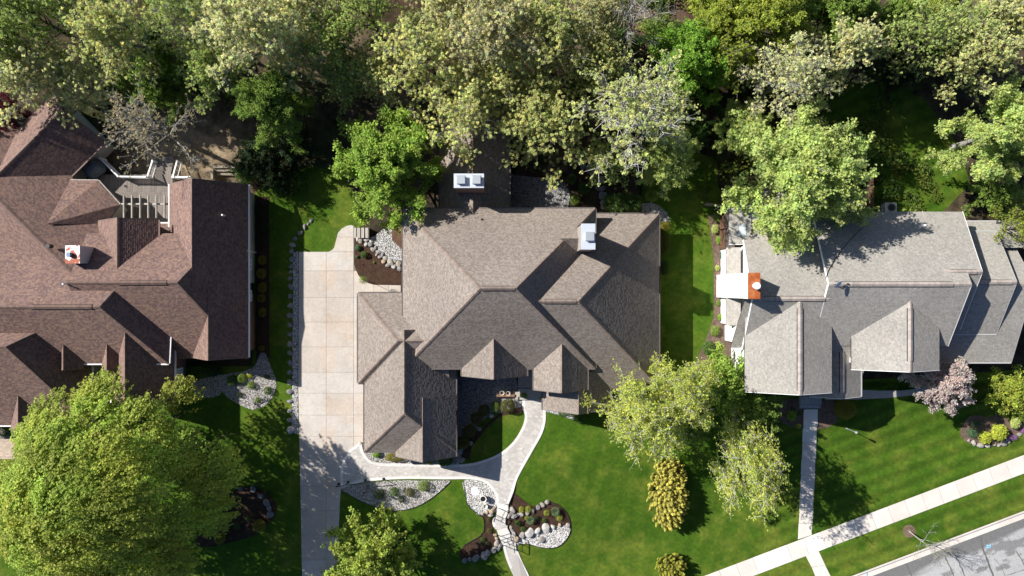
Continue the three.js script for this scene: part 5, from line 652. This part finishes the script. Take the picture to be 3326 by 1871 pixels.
// woodland behind the houses
const W = 'woodland oaks behind the houses', bk = mat.bark, bg = mat.barkGrey, bp = mat.barkPale;
const oakName = { name: 'oak_tree', category: 'tree' };
const woods = [
  ['oak', 0, 300, 90, 120, 'pale', bg, 'bright yellow-green oak crown near the top left corner'],
  ['oak', 1, 70, 190, 125, 'cream', bg, 'whitish green oak crown at the left edge above the red maple', { h: 0.75 }],
  ['thin', 0, 70, 30, 110, 'soft', bk, 'sparse dark-limbed oak in the top left corner'],
  ['full', 0, 400, 200, 95, 'mid', bk, 'yellowish green crown below the bright yellow oak', { h: 0.7 }],
  ['thin', 1, 470, 40, 110, 'soft', bg, 'thin pale crown at the top edge between two yellow oaks'],
  ['oak', 2, 640, 90, 150, 'cream', bg, 'wide cream-coloured oak crown at the top, left of the middle house'],
  ['oak', 0, 540, 185, 90, 'soft', bg, 'dull green oak crown above the wooden deck', { h: 0.85 }],
  ['budding', 0, 380, 320, 125, 'budding', bp, 'sparse bronze-budded oak reaching over the deck of the brown house', { h: 0.8 }],
  ['full', 1, 690, 270, 95, 'mid', bk, 'leafy mid-green tree left of the dark gap behind the driveway'],
  ['oak', 1, 850, 110, 90, 'soft', bk, 'dim green oak beside the brown gap at the top'],
  ['oak', 1, 1060, 150, 130, 'pale', bg, 'pale yellow oak crown just above the green maple'],
  ['oak', 2, 1240, 80, 150, 'tan', bg, 'tan oak crown at the top edge behind the middle house'],
  ['oak', 0, 1385, 100, 130, 'olive', bg, 'olive oak crown at the top right of the tan oak'],
  ['oak', 1, 1170, 280, 130, 'pale', bg, 'pale oak crown overhanging the rear wing beside the double chimney', { h: 0.85 }],
  ['oak', 0, 1370, 300, 135, 'olive', bk, 'olive brown oak crown overhanging the rear gravel patio', { h: 0.8 }],
  ['white', 0, 1600, 290, 165, 'pearl', mat.barkCream, 'pale-branched oak with sparse soft green leaves behind the middle house'],
  ['full', 0, 1730, 160, 110, 'lime', bk, 'vivid lime green tree at the top right of the white-branched oak'],
  ['bare', 0, 1600, 40, 110, 'soft', bp, 'leafless grey tree at the top edge'],
  ['full', 1, 1910, 40, 125, 'yellow', bg, 'fine yellow-green crown at the top edge above the grey house'],
  ['full', 0, 2090, 30, 110, 'mid', bk, 'green crown at the top edge right of the yellow-green crown'],
  ['thin', 1, 1975, 200, 125, 'cream', bg, 'drooping cream-budded oak above the light green tree'],
  ['full', 1, 2002, 442, 184, 'soft', bg, 'large light green tree overhanging the roof of the grey house', { h: 0.85 }],
  ['full', 0, 2530, 330, 135, 'soft', bg, 'bright pale green tree at the right edge behind the grey house'],
  ['thin', 0, 2430, 150, 115, 'pale', bk, 'sparse yellow oak with long dark limbs at the top right'],
  ['thin', 1, 2300, 90, 110, 'soft', bk, 'thin dark-limbed oak above the shaded back lawn'],
  ['oak', 2, 2550, 60, 100, 'pale', bg, 'pale yellow oak crown in the top right corner'],
  ['full', 1, 2285, 165, 62, 'dark', bk, 'ivy-dark tree above the shaded back lawn'],
  ['thin', 0, 930, 30, 100, 'soft', bk, 'thin green oak at the top edge above the brown gap'],
  ['oak', 2, 1500, 180, 90, 'olive', bk, 'small olive oak left of the white-branched oak'],
  ['oak', 0, 195, 205, 88, 'cream', bg, 'cream oak in the clearing above the rear wing gable', { h: 0.65 }],
  ['oak', 2, 865, 200, 72, 'soft', bg, 'soft green oak between the deep green bush and the brown gap', { h: 0.75 }],
  ['oak', 1, 760, 130, 85, 'cream', bg, 'cream oak crown right of the wide cream oak and below the top edge', { h: 0.9 }],
  ['full', 1, 1800, 60, 95, 'yellow', bg, 'bright yellow-green crown at the top edge right of the leafless tree'],
  ['oak', 2, 2400, 90, 90, 'soft', bg, 'soft green oak above the sparse yellow oak at the top right'],
  ['oak', 1, 180, 20, 105, 'soft', bg, 'soft green oak at the top edge left of the thin pale crown'],
  ['oak', 2, 770, 20, 95, 'cream', bg, 'cream oak crown at the top edge right of the wide cream oak'],
  ['oak', 0, 960, 190, 75, 'pale', bg, 'smaller pale oak crown at the edge of the brown gap', { h: 0.8 }],
  ['oak', 1, 1120, 30, 110, 'cream', bg, 'cream oak at the top edge left of the tan oak'],
  ['oak', 2, 1500, 40, 85, 'tan', bg, 'tan oak at the top edge left of the leafless tree'],
  ['oak', 0, 1270, 210, 100, 'pale', bg, 'pale oak crown between the tan oak and the rear wing', { h: 0.9 }],
  ['oak', 2, 1530, 400, 75, 'soft', bk, 'low soft green oak above the mossy boulders', { h: 0.7 }],
  ['full', 1, 1680, 400, 80, 'soft', bg, 'light green crown at the lower edge of the white-branched oak', { h: 0.7 }],
  ['oak', 1, 1820, 150, 85, 'yellow', bg, 'yellow-green oak right of the vivid lime tree'],
  ['full', 0, 1870, 320, 70, 'soft', bg, 'small light green tree on the left of the large light green tree', { h: 0.8 }],
  ['oak', 0, 2120, 120, 95, 'cream', bg, 'cream oak crown right of the cream-budded oak'],
  ['oak', 1, 2460, 40, 90, 'cream', bg, 'cream oak crown at the top edge near the right corner'],
  ['full', 1, 2230, 60, 70, 'mid', bk, 'rounded green crown above the ivy-dark tree'],
  ['full', 0, 2350, 20, 75, 'yellow', bk, 'yellow-green crown at the top edge above the dark-limbed oak'],
  ['oak', 0, 20, 110, 90, 'soft', bg, 'soft green oak at the left edge below the corner oak'],
];
for (const [k, vi, x, y, r, l, b, label, o] of woods) tree(k, vi, x, y, r, l, b, label, { group: W, ...oakName, ...(o || {}) });
// understorey
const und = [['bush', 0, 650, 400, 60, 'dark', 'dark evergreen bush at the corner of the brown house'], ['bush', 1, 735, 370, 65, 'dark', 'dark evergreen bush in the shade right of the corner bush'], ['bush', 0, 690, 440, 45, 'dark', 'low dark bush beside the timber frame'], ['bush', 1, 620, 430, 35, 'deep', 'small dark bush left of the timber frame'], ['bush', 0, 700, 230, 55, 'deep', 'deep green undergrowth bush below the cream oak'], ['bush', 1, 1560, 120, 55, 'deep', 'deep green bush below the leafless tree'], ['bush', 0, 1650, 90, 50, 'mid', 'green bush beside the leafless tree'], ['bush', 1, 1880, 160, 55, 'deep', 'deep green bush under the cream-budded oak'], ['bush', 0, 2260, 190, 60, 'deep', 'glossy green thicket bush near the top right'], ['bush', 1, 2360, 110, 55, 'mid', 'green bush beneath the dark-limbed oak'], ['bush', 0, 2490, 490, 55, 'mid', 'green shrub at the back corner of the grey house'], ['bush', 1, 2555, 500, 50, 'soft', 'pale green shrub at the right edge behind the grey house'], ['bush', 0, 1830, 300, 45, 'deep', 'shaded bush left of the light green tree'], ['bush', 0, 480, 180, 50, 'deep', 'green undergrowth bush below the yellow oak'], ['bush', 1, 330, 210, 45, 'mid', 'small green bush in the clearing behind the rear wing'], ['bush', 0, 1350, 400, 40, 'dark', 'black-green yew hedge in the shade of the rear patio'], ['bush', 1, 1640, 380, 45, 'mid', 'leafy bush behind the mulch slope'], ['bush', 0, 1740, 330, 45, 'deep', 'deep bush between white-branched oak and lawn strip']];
for (const [k, vi, x, y, r, l, label] of und) tree(k, vi, x, y, r, l, bk, label, { name: 'bush', category: 'bush', group: 'bushes under the woodland trees' });
// garden trees
tree('full', 0, 975, 415, 148, 'maple', bk, 'round bright green maple between driveway and rear wing', { h: 0.8, name: 'maple_tree' });
tree('bush', 0, 20, 290, 60, 'red', bk, 'burgundy red maple at the left edge', { name: 'maple_tree', h: 1.2 });
tree('linden', 0, 258, 1244, 288, 'linden', bk, 'very large spreading green tree in front of the brown house', { name: 'linden_tree', turn: 0.4, h: 1.4 });
tree('round', 0, 928, 1440, 140, 'linden', bk, 'dark and yellow-green tree at the bottom beside the driveway', { name: 'garden_tree' });
tree('birch', 0, 1625, 1035, 128, 'birch', mat.barkWhite, 'white-limbed birch at the front right corner of the middle house', { name: 'birch_tree' });
tree('birch', 0, 1715, 990, 105, 'birch', mat.barkWhite, 'second birch leaning behind the white-limbed birch', { name: 'birch_tree', h: 1.1 });
tree('birch', 1, 1885, 1165, 108, 'birch', mat.barkWhite, 'tall narrow birch left of the grey house path', { name: 'birch_tree', sx: 0.82, sz: 1.4, turn: 0.3 });
tree('bush', 1, 1810, 955, 84, 'maple', bk, 'green bushy tree by the white wall of the grey house', { name: 'garden_tree', h: 1.3 });
tree('bush', 0, 1745, 1065, 62, 'mid', bk, 'leafy green shrub in the gap between the birches', { name: 'shrub', category: 'shrub' });
tree('bush', 0, 1905, 1030, 68, 'mid', bk, 'deep green shrub at the front corner of the grey house', { name: 'shrub', category: 'shrub' });
tree('blossom', 0, 2378, 960, 86, 'pink', bk, 'pale pink blossoming tree in front of the grey house', { name: 'blossom_tree' });
tree('bush', 1, 2560, 990, 62, 'yellow', bk, 'yellow-leaved tree at the right edge above the flower bed', { name: 'garden_tree' });
tree('thin', 0, 2575, 570, 60, 'yellow', bk, 'yellow-green branch end overhanging the roof at the right edge', { name: 'oak_tree' });
{ const b = PG(2953, 1725), t = thing('sapling', 'bare young street tree in its mulch ring beside the kerb', 'tree', b), k = kinds.sapling[0]; part('trunk', k.trunk, bg, t); part('branches', k.limbs, bg, t); part('crown', k.crown, leaves.mid, t); const m = []; for (let i = 0; i < 24; i++) m.push([b.x + Math.cos(i * 0.2618) * 0.55 * (0.93 + 0.14 * hash(i, 2)), b.z + Math.sin(i * 0.2618) * 0.55]); bed('mulch_ring', m, M([0.36, 0.27, 0.21], 1, { map: chipTex, bumpMap: chipTex, bumpScale: 0.05 }), 0.03); }
{ const b = PG(...Z5(1425, 1215)), t = thing('standard_tree', 'small ball-headed tree on a thin stem in the driveway mulch bed', 'tree', b); const m = new MB(); m.tube([V(0, 0, 0), V(0.02, 0.8, 0), V(0, 1.75, 0)], [0.028, 0.022, 0.018], 7); part('trunk', m.geo(), bp, t); t.userData.head = undefined; delete t.userData.head; const sg = shrubGeo(3, 650, 0.07, 1); const c = part('crown', sg, leaves.mid, t); c.scale.set(0.42, 0.42, 0.42); c.position.y = 2.0; }

// shrubs: leaf cards filling an ellipsoid, with a stem
function shrubGeo(seed, n, size, fill = 0.6, spiky = false, flat = 0) { const r = rng(seed), mb = new MB(); const R0 = 0.55; for (let i = 0; i < n; i++) { const d = V(r() * 2 - 1, r() * 2 - 1, r() * 2 - 1); if (d.lengthSq() < 0.01) continue; d.normalize(); if (flat && d.y < -0.2) d.y *= -1; const lump = 0.84 + 0.22 * vnoise(d.x * 2.6 + seed, d.z * 2.6 + d.y * 2, seed), rad = lump * Math.pow(lerp(1 - fill, 1, r()), 0.4), at = d.clone().multiplyScalar(rad); const nr = spiky ? new THREE.Vector3().crossVectors(d, V(r() - 0.5, r() - 0.5, r() - 0.5)).normalize() : d.clone().add(V(r() - 0.5, r() - 0.2, r() - 0.5).multiplyScalar(1.3)).normalize(); const v = 0.6 + 0.65 * r(), L = size / R0 * (0.7 + 0.6 * r()); if (spiky) { const e = at.clone().addScaledVector(d, L), s = nr.clone().multiplyScalar(L * 0.13); mb.tri(at.clone().add(s), e, at.clone().sub(s), [v, v, v]); } else leaf(mb, at, nr, r, L, L * 0.65, [v * (0.92 + 0.2 * r()), v, v * (0.85 + 0.2 * r())]); } return mb.geo(true); }
const shrubs = { round: [shrubGeo(101, 1500, 0.07, 0.5), shrubGeo(102, 1500, 0.07, 0.55)], tight: [shrubGeo(103, 2200, 0.055, 0.4), shrubGeo(104, 2200, 0.055, 0.4)], broad: [shrubGeo(105, 420, 0.16, 0.6, false, 1), shrubGeo(106, 460, 0.15, 0.6, false, 1)], loose: [shrubGeo(107, 420, 0.09, 0.9), shrubGeo(108, 460, 0.09, 0.9)], spiky: [shrubGeo(109, 700, 0.2, 0.95, true, 1), shrubGeo(110, 700, 0.2, 0.95, true, 1)], fine: [shrubGeo(111, 9000, 0.03, 0.35), shrubGeo(112, 9000, 0.03, 0.35)] };
const stemGeo = (() => { const m = new MB(); for (let i = 0; i < 5; i++) { const a = i * 1.256; m.tube([V(0, 0, 0), V(Math.cos(a) * 0.25, 0.55, Math.sin(a) * 0.25)], [0.05, 0.02], 4); } return m.geo(); })();
let shN = 0;
function shrub(kind, px, py, rx, rz, lk, label, { h = 0.8, name = 'shrub', category = 'shrub', group, scale = 37.5, flatten = 0 } = {}) { const R0x = rx / scale, R0z = rz / scale, hh = Math.min(R0x, R0z) * 2 * h, p = PG(px, py, hh * 0.5); const g = thing(name, label, category, V(p.x, ground(p.x, p.z), p.z), group); const stem = part('stems', stemGeo, bk, g); stem.scale.set(R0x, hh, R0z); const c = part('foliage', shrubs[kind][shN % 2], leaves[lk], g); c.scale.set(R0x, hh * 0.55, R0z); c.position.y = hh * 0.5; c.rotation.y = 0; g.rotation.y = 0; shN++; return g; }
const sh = (kind, f, list) => list.forEach(([x, y, r, r2, lk, label, o]) => { const q = f(x, y); shrub(kind, q[0], q[1], r, r2 ?? r, lk, label, o); });
const id = (x, y) => [x, y];
sh('tight', Z2, [[625, 960, 19, 19, 'dark', 'largest dark round shrub at the left of the half-moon gravel bed'], [880, 920, 16, 16, 'deep', 'dark green round shrub left of the grey stone in the gravel'], [1000, 1045, 12, 12, 'dark', 'smallest dark shrub at the bottom of the half-moon gravel bed'], [1140, 930, 16, 16, 'yew', 'brownish green shrub right of the grey stone in the gravel'], [1370, 825, 20, 18, 'mid', 'light yellow-green shrub at the right of the half-moon gravel bed']]);
sh('broad', Z2, [[580, 285, 13, 12, 'lime', 'bright green perennial under the garage eave'], [1740, 390, 26, 18, 'deep', 'dark leafy perennials at the garage gable by the walkway']]);
sh('fine', Z2, [[890, 335, 33, 16, 'golddull', 'low olive juniper below the garage eave'], [1450, 410, 18, 9, 'mid', 'small green juniper under the garage gable peak']]);
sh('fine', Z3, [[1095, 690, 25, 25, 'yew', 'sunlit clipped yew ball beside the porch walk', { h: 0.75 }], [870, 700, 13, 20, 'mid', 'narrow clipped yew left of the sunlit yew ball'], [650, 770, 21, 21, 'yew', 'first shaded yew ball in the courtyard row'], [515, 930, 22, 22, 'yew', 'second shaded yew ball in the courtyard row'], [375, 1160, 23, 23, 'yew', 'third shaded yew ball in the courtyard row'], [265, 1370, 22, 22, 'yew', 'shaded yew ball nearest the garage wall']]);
sh('tight', Z3, [[2150, 830, 21, 10, 'deep', 'low green shrub under the small front gable'], [2440, 925, 24, 17, 'deep', 'green spreading shrub right of the small front gable']]);
sh('broad', Z3, [[1400, 490, 9, 10, 'lime', 'bright green potted plant on the porch step', { h: 1.4 }], [1715, 540, 4.5, 5, 'lime', 'tiny lime plant by the porch step edge', { h: 1.2 }]]);
sh('broad', Z5, [[1265, 700, 9, 10, 'blue', 'upper blue-green perennial in the driveway mulch bed'], [1365, 803, 11, 11, 'deep', 'larger green perennial in the driveway mulch bed'], [1252, 840, 5.5, 5.5, 'blue', 'smallest green plant at the driveway edge of the mulch bed'], [1520, 930, 4, 4, 'mid', 'tiny sprouting plant near the boulders in the mulch']]);
sh('loose', Z5, [[1345, 965, 4, 3, 'red', 'red flower in the driveway mulch bed']]);
sh('tight', ZR, [[1010, 435, 18, 18, 'deep', 'upper round shrub beside the rear gravel patio'], [1182, 560, 21, 20, 'deep', 'largest round green shrub beside the rear boulders'], [1055, 718, 18, 18, 'mid', 'lower round shrub at the corner of the rear gravel patio'], [2115, 660, 23, 23, 'mid', 'round green shrub behind the right wing of the middle house'], [2080, 490, 19, 22, 'mid', 'green shrub beneath the pale-branched oak']]);
sh('spiky', ZR, [[1560, 770, 28, 28, 'deep', 'left half of the dark arching grasses behind the middle house'], [1710, 760, 30, 30, 'deep', 'middle clump of dark arching grasses behind the middle house'], [1870, 770, 26, 27, 'deep', 'right clump of dark arching grasses beside the small gravel patch']]);
sh('tight', id, [[2160, 735, 20, 16, 'golddull', 'yellow-green shrub at the upper right corner of the middle house'], [2158, 790, 20, 40, 'yew', 'long olive hedge against the right wall of the middle house'], [2158, 870, 16, 26, 'dark', 'dark hedge end against the right wall of the middle house']]);
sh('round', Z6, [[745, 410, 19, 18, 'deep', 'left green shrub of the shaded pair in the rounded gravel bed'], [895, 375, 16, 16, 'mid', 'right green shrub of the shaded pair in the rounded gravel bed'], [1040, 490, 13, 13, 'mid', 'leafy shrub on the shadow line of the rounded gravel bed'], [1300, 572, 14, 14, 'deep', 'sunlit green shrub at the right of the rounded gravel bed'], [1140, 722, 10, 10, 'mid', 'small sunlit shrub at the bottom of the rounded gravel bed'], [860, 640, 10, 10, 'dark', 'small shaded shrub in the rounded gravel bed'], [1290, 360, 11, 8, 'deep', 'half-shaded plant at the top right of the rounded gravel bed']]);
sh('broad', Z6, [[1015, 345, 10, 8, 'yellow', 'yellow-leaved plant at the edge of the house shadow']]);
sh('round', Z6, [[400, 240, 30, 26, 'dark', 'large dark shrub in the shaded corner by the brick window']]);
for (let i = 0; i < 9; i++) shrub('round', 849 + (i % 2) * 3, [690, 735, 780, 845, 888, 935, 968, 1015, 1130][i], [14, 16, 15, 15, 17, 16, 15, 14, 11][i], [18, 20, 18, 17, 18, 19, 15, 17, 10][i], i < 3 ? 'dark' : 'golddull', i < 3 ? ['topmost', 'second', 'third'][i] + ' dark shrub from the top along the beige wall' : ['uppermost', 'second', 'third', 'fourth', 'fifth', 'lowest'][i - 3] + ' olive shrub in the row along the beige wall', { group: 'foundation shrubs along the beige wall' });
sh('tight', ZL, [[1035, 690, 22, 21, 'golddull', 'golden shrub at the right of the mulch under the large tree'], [440, 885, 19, 19, 'golddull', 'golden shrub at the left end of the mulch under the large tree']]);
sh('loose', ZL, [[865, 585, 12, 11, 'deep', 'upper green plant in the mulch under the large tree'], [700, 700, 11, 11, 'deep', 'middle green plant in the mulch under the large tree'], [530, 720, 13, 12, 'mid', 'left green plant in the mulch under the large tree'], [1000, 60, 18, 12, 'dark', 'dark shrub above the bluish boulders'], [1170, 210, 18, 14, 'dark', 'dark shrub beside the bluish boulders']]);
sh('fine', ZP, [[1080, 755, 38, 33, 'golddull', 'wide mounded shrub, half sunlit, beside the grey house path', { h: 0.7 }]]);
sh('broad', ZP, [[60, 870, 16, 18, 'lime', 'lime green perennial left of the grey house path'], [195, 1065, 9, 8, 'hosta', 'bright yellow plant left of the grey house path'], [100, 745, 9, 5, 'blue', 'pale perennial at the porch of the grey house'], [220, 830, 8, 9, 'deep', 'small green plant beside the porch step']]);
sh('tight', ZB, [[860, 545, 21, 10, 'blue', 'upper blue-green juniper in the flower bed by the street'], [800, 765, 20, 17, 'blue', 'lower blue-green juniper in the flower bed by the street']]);
sh('broad', ZB, [[1395, 760, 28, 29, 'hosta', 'large yellow-green perennial in the flower bed by the street'], [1080, 870, 21, 22, 'hosta', 'smaller yellow-green perennial left of the large one'], [1785, 540, 18, 20, 'soft', 'pale green perennial at the right of the flower bed']]);
sh('loose', ZB, [[1735, 885, 18, 10, 'violet', 'pink-purple flowers spilling over the bed stones'], [1990, 720, 10, 8, 'violet', 'small purple flower cushion at the right edge']]);
sh('loose', S2, [[1110, 505, 10, 13, 'hosta', 'left yellow-green perennial above the upper boulder row'], [1205, 500, 13, 14, 'yellow', 'right yellow-green perennial above the upper boulder row'], [1470, 552, 12, 12, 'yellow', 'yellowish plant left of the grass tuft in the mulch'], [1650, 620, 13, 12, 'yellow', 'yellowish plant at the right end of the mulch bed'], [1190, 625, 10, 9, 'yellow', 'yellow-green plant above the lower grass tuft'], [645, 640, 8, 11, 'yew', 'sparse plant left of the step landing'], [660, 805, 10, 11, 'yew', 'sparse plant left of the lower steps']]);
sh('spiky', S2, [[1590, 530, 13, 13, 'grassy', 'pale green grass tuft in the right of the mulch bed'], [1235, 655, 12, 12, 'grassy', 'pale green grass tuft in the middle of the mulch bed']]);
sh('round', S2, [[1325, 625, 9, 8, 'dark', 'dark round plant right of the middle grass tuft'], [1432, 656, 8, 8, 'deep', 'dark round plant between the two grass tufts'], [1055, 697, 11, 10, 'deep', 'dark round plant nearest the step landing'], [1135, 777, 10, 9, 'deep', 'dark round plant above the white boulders'], [560, 922, 9, 7, 'deep', 'upper dark plant in the mulch left of the steps'], [535, 975, 8, 6, 'dark', 'left dark plant in the mulch left of the steps'], [625, 985, 9, 7, 'dark', 'right dark plant in the mulch left of the steps']]);
shrub('tight', 0 + 15, 1400, 22, 20, 'deep', 'round green shrub at the lower left corner of the brown roof'); shrub('tight', 104, 1409, 28, 16, 'yew', 'wide clipped shrub below the small brown gable');
for (let i = 0; i < 11; i++) shrub('broad', [2330, 2322, 2336, 2345, 2330, 2336, 2338, 2332, 2340, 2322, 2300][i], [705, 745, 780, 830, 870, 905, 945, 985, 1030, 1075, 1130][i], [16, 13, 12, 9, 8, 9, 8, 8, 10, 16, 20][i], [18, 16, 14, 12, 10, 10, 10, 10, 11, 18, 24][i], ['mid', 'soft', 'lime', 'blue', 'soft', 'blue', 'soft', 'mid', 'lime', 'mid', 'deep'][i], ['first', 'second', 'third', 'fourth', 'fifth', 'sixth', 'seventh', 'eighth', 'ninth', 'tenth', 'eleventh'][i] + ' perennial from the top in the narrow bed along the white wall', { group: 'perennials along the white wall', h: 0.6 });
// golden evergreens
{ const g = (px, py, rx, rz, h, label, lk = 'gold') => { const p = PG(px, py, h * 0.5), t = thing('golden_cypress', label, 'shrub', V(p.x, ground(p.x, p.z), p.z)); const st = part('stems', stemGeo, bk, t); st.scale.set(rx, h * 0.8, rz); const r = rng(px | 0), mb = new MB(); const N = Math.round(78 * rx * rz); for (let i = 0; i < N; i++) { const a = i * 2.39996 + r() * 0.5, q = Math.sqrt((i + r()) / N), rim = 0.86 + 0.24 * vnoise(a * 1.7 + 3, px, 4), x0 = Math.cos(a) * q * rx * rim, z0 = Math.sin(a) * q * rz * rim, top = h * Math.pow(Math.max(0, 1 - q * q * 0.95), 0.42) * (0.82 + 0.3 * r()), ax = V(Math.cos(a) * q * 0.55 + (r() - 0.5) * 0.3, 0.75, Math.sin(a) * q * 0.55 + (r() - 0.5) * 0.3).normalize(), len = Math.min(0.75, 0.3 + 0.45 * r()), tone = 0.62 + 0.6 * r(), base = V(x0, Math.max(0.05, top - len * 0.75), z0);
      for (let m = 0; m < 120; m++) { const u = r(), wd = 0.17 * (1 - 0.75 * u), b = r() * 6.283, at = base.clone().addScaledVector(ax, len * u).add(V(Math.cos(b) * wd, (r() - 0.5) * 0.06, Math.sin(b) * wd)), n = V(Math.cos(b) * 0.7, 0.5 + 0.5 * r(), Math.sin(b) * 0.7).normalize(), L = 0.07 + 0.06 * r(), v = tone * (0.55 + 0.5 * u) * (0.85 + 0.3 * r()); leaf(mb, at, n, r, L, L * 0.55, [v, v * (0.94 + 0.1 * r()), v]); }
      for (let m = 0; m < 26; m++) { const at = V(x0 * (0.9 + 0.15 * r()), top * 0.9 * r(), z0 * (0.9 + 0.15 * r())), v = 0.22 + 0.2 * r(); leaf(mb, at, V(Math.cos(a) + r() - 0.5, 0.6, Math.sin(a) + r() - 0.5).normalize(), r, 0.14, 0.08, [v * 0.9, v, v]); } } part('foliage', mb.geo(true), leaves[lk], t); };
  g(2173, 1606, 1.48, 2.95, 2.1, 'tall oblong golden evergreen shrub on the front lawn'); g(2182, 1842, 1.12, 0.95, 1.7, 'round golden evergreen shrub at the bottom edge', 'olivegold'); }

// undergrowth over the woodland floor
{ const r = rng(303), geos = [shrubGeo(201, 90, 0.14, 0.9, false, 1), shrubGeo(202, 90, 0.16, 0.9, false, 1)]; const per = [[], []], cl = [];
  for (let i = 0; i < 1500; i++) { const px = -100 + r() * 3500, py = -250 + r() * 1000; if (py > 620 && px < 2700) continue; if (px < 760 && py > 300 && (px < 420 || py > 400)) continue; if (px > 1350 && px < 2200 && py > 440) continue; if (px > 1050 && px < 1400 && py > 560) continue; if (px > 2330 && px < 2850 && py > 600) continue; const p = PG(px, py); const f = fbm(p.x * 0.13, p.z * 0.13, 71, 3); if (f < 0.47 || (px > 1000 && px < 2000 && f < 0.56)) continue; const s = 0.35 + 0.8 * r(); per[i % 2].push([new THREE.Matrix4().compose(V(p.x, p.y + s * 0.25, p.z), new THREE.Quaternion().setFromEuler(new THREE.Euler(0, r() * 6, 0)), V(s, s * 0.7, s)), 0.6 + 0.6 * r(), r()]); }
  per.forEach((l, k) => { const im = shadows(new THREE.InstancedMesh(geos[k], leafMat([1, 1, 1], 0.35), l.length)); im.name = numbered('undergrowth'); im.userData.kind = 'stuff'; const c = new THREE.Color(); l.forEach(([m, v, t], i) => { im.setMatrixAt(i, m); im.setColorAt(i, c.setRGB((0.08 + 0.12 * t) * v, (0.17 + 0.06 * t) * v, 0.035 * v)); }); scene.add(im); }); }
renderer.render(scene, camera);
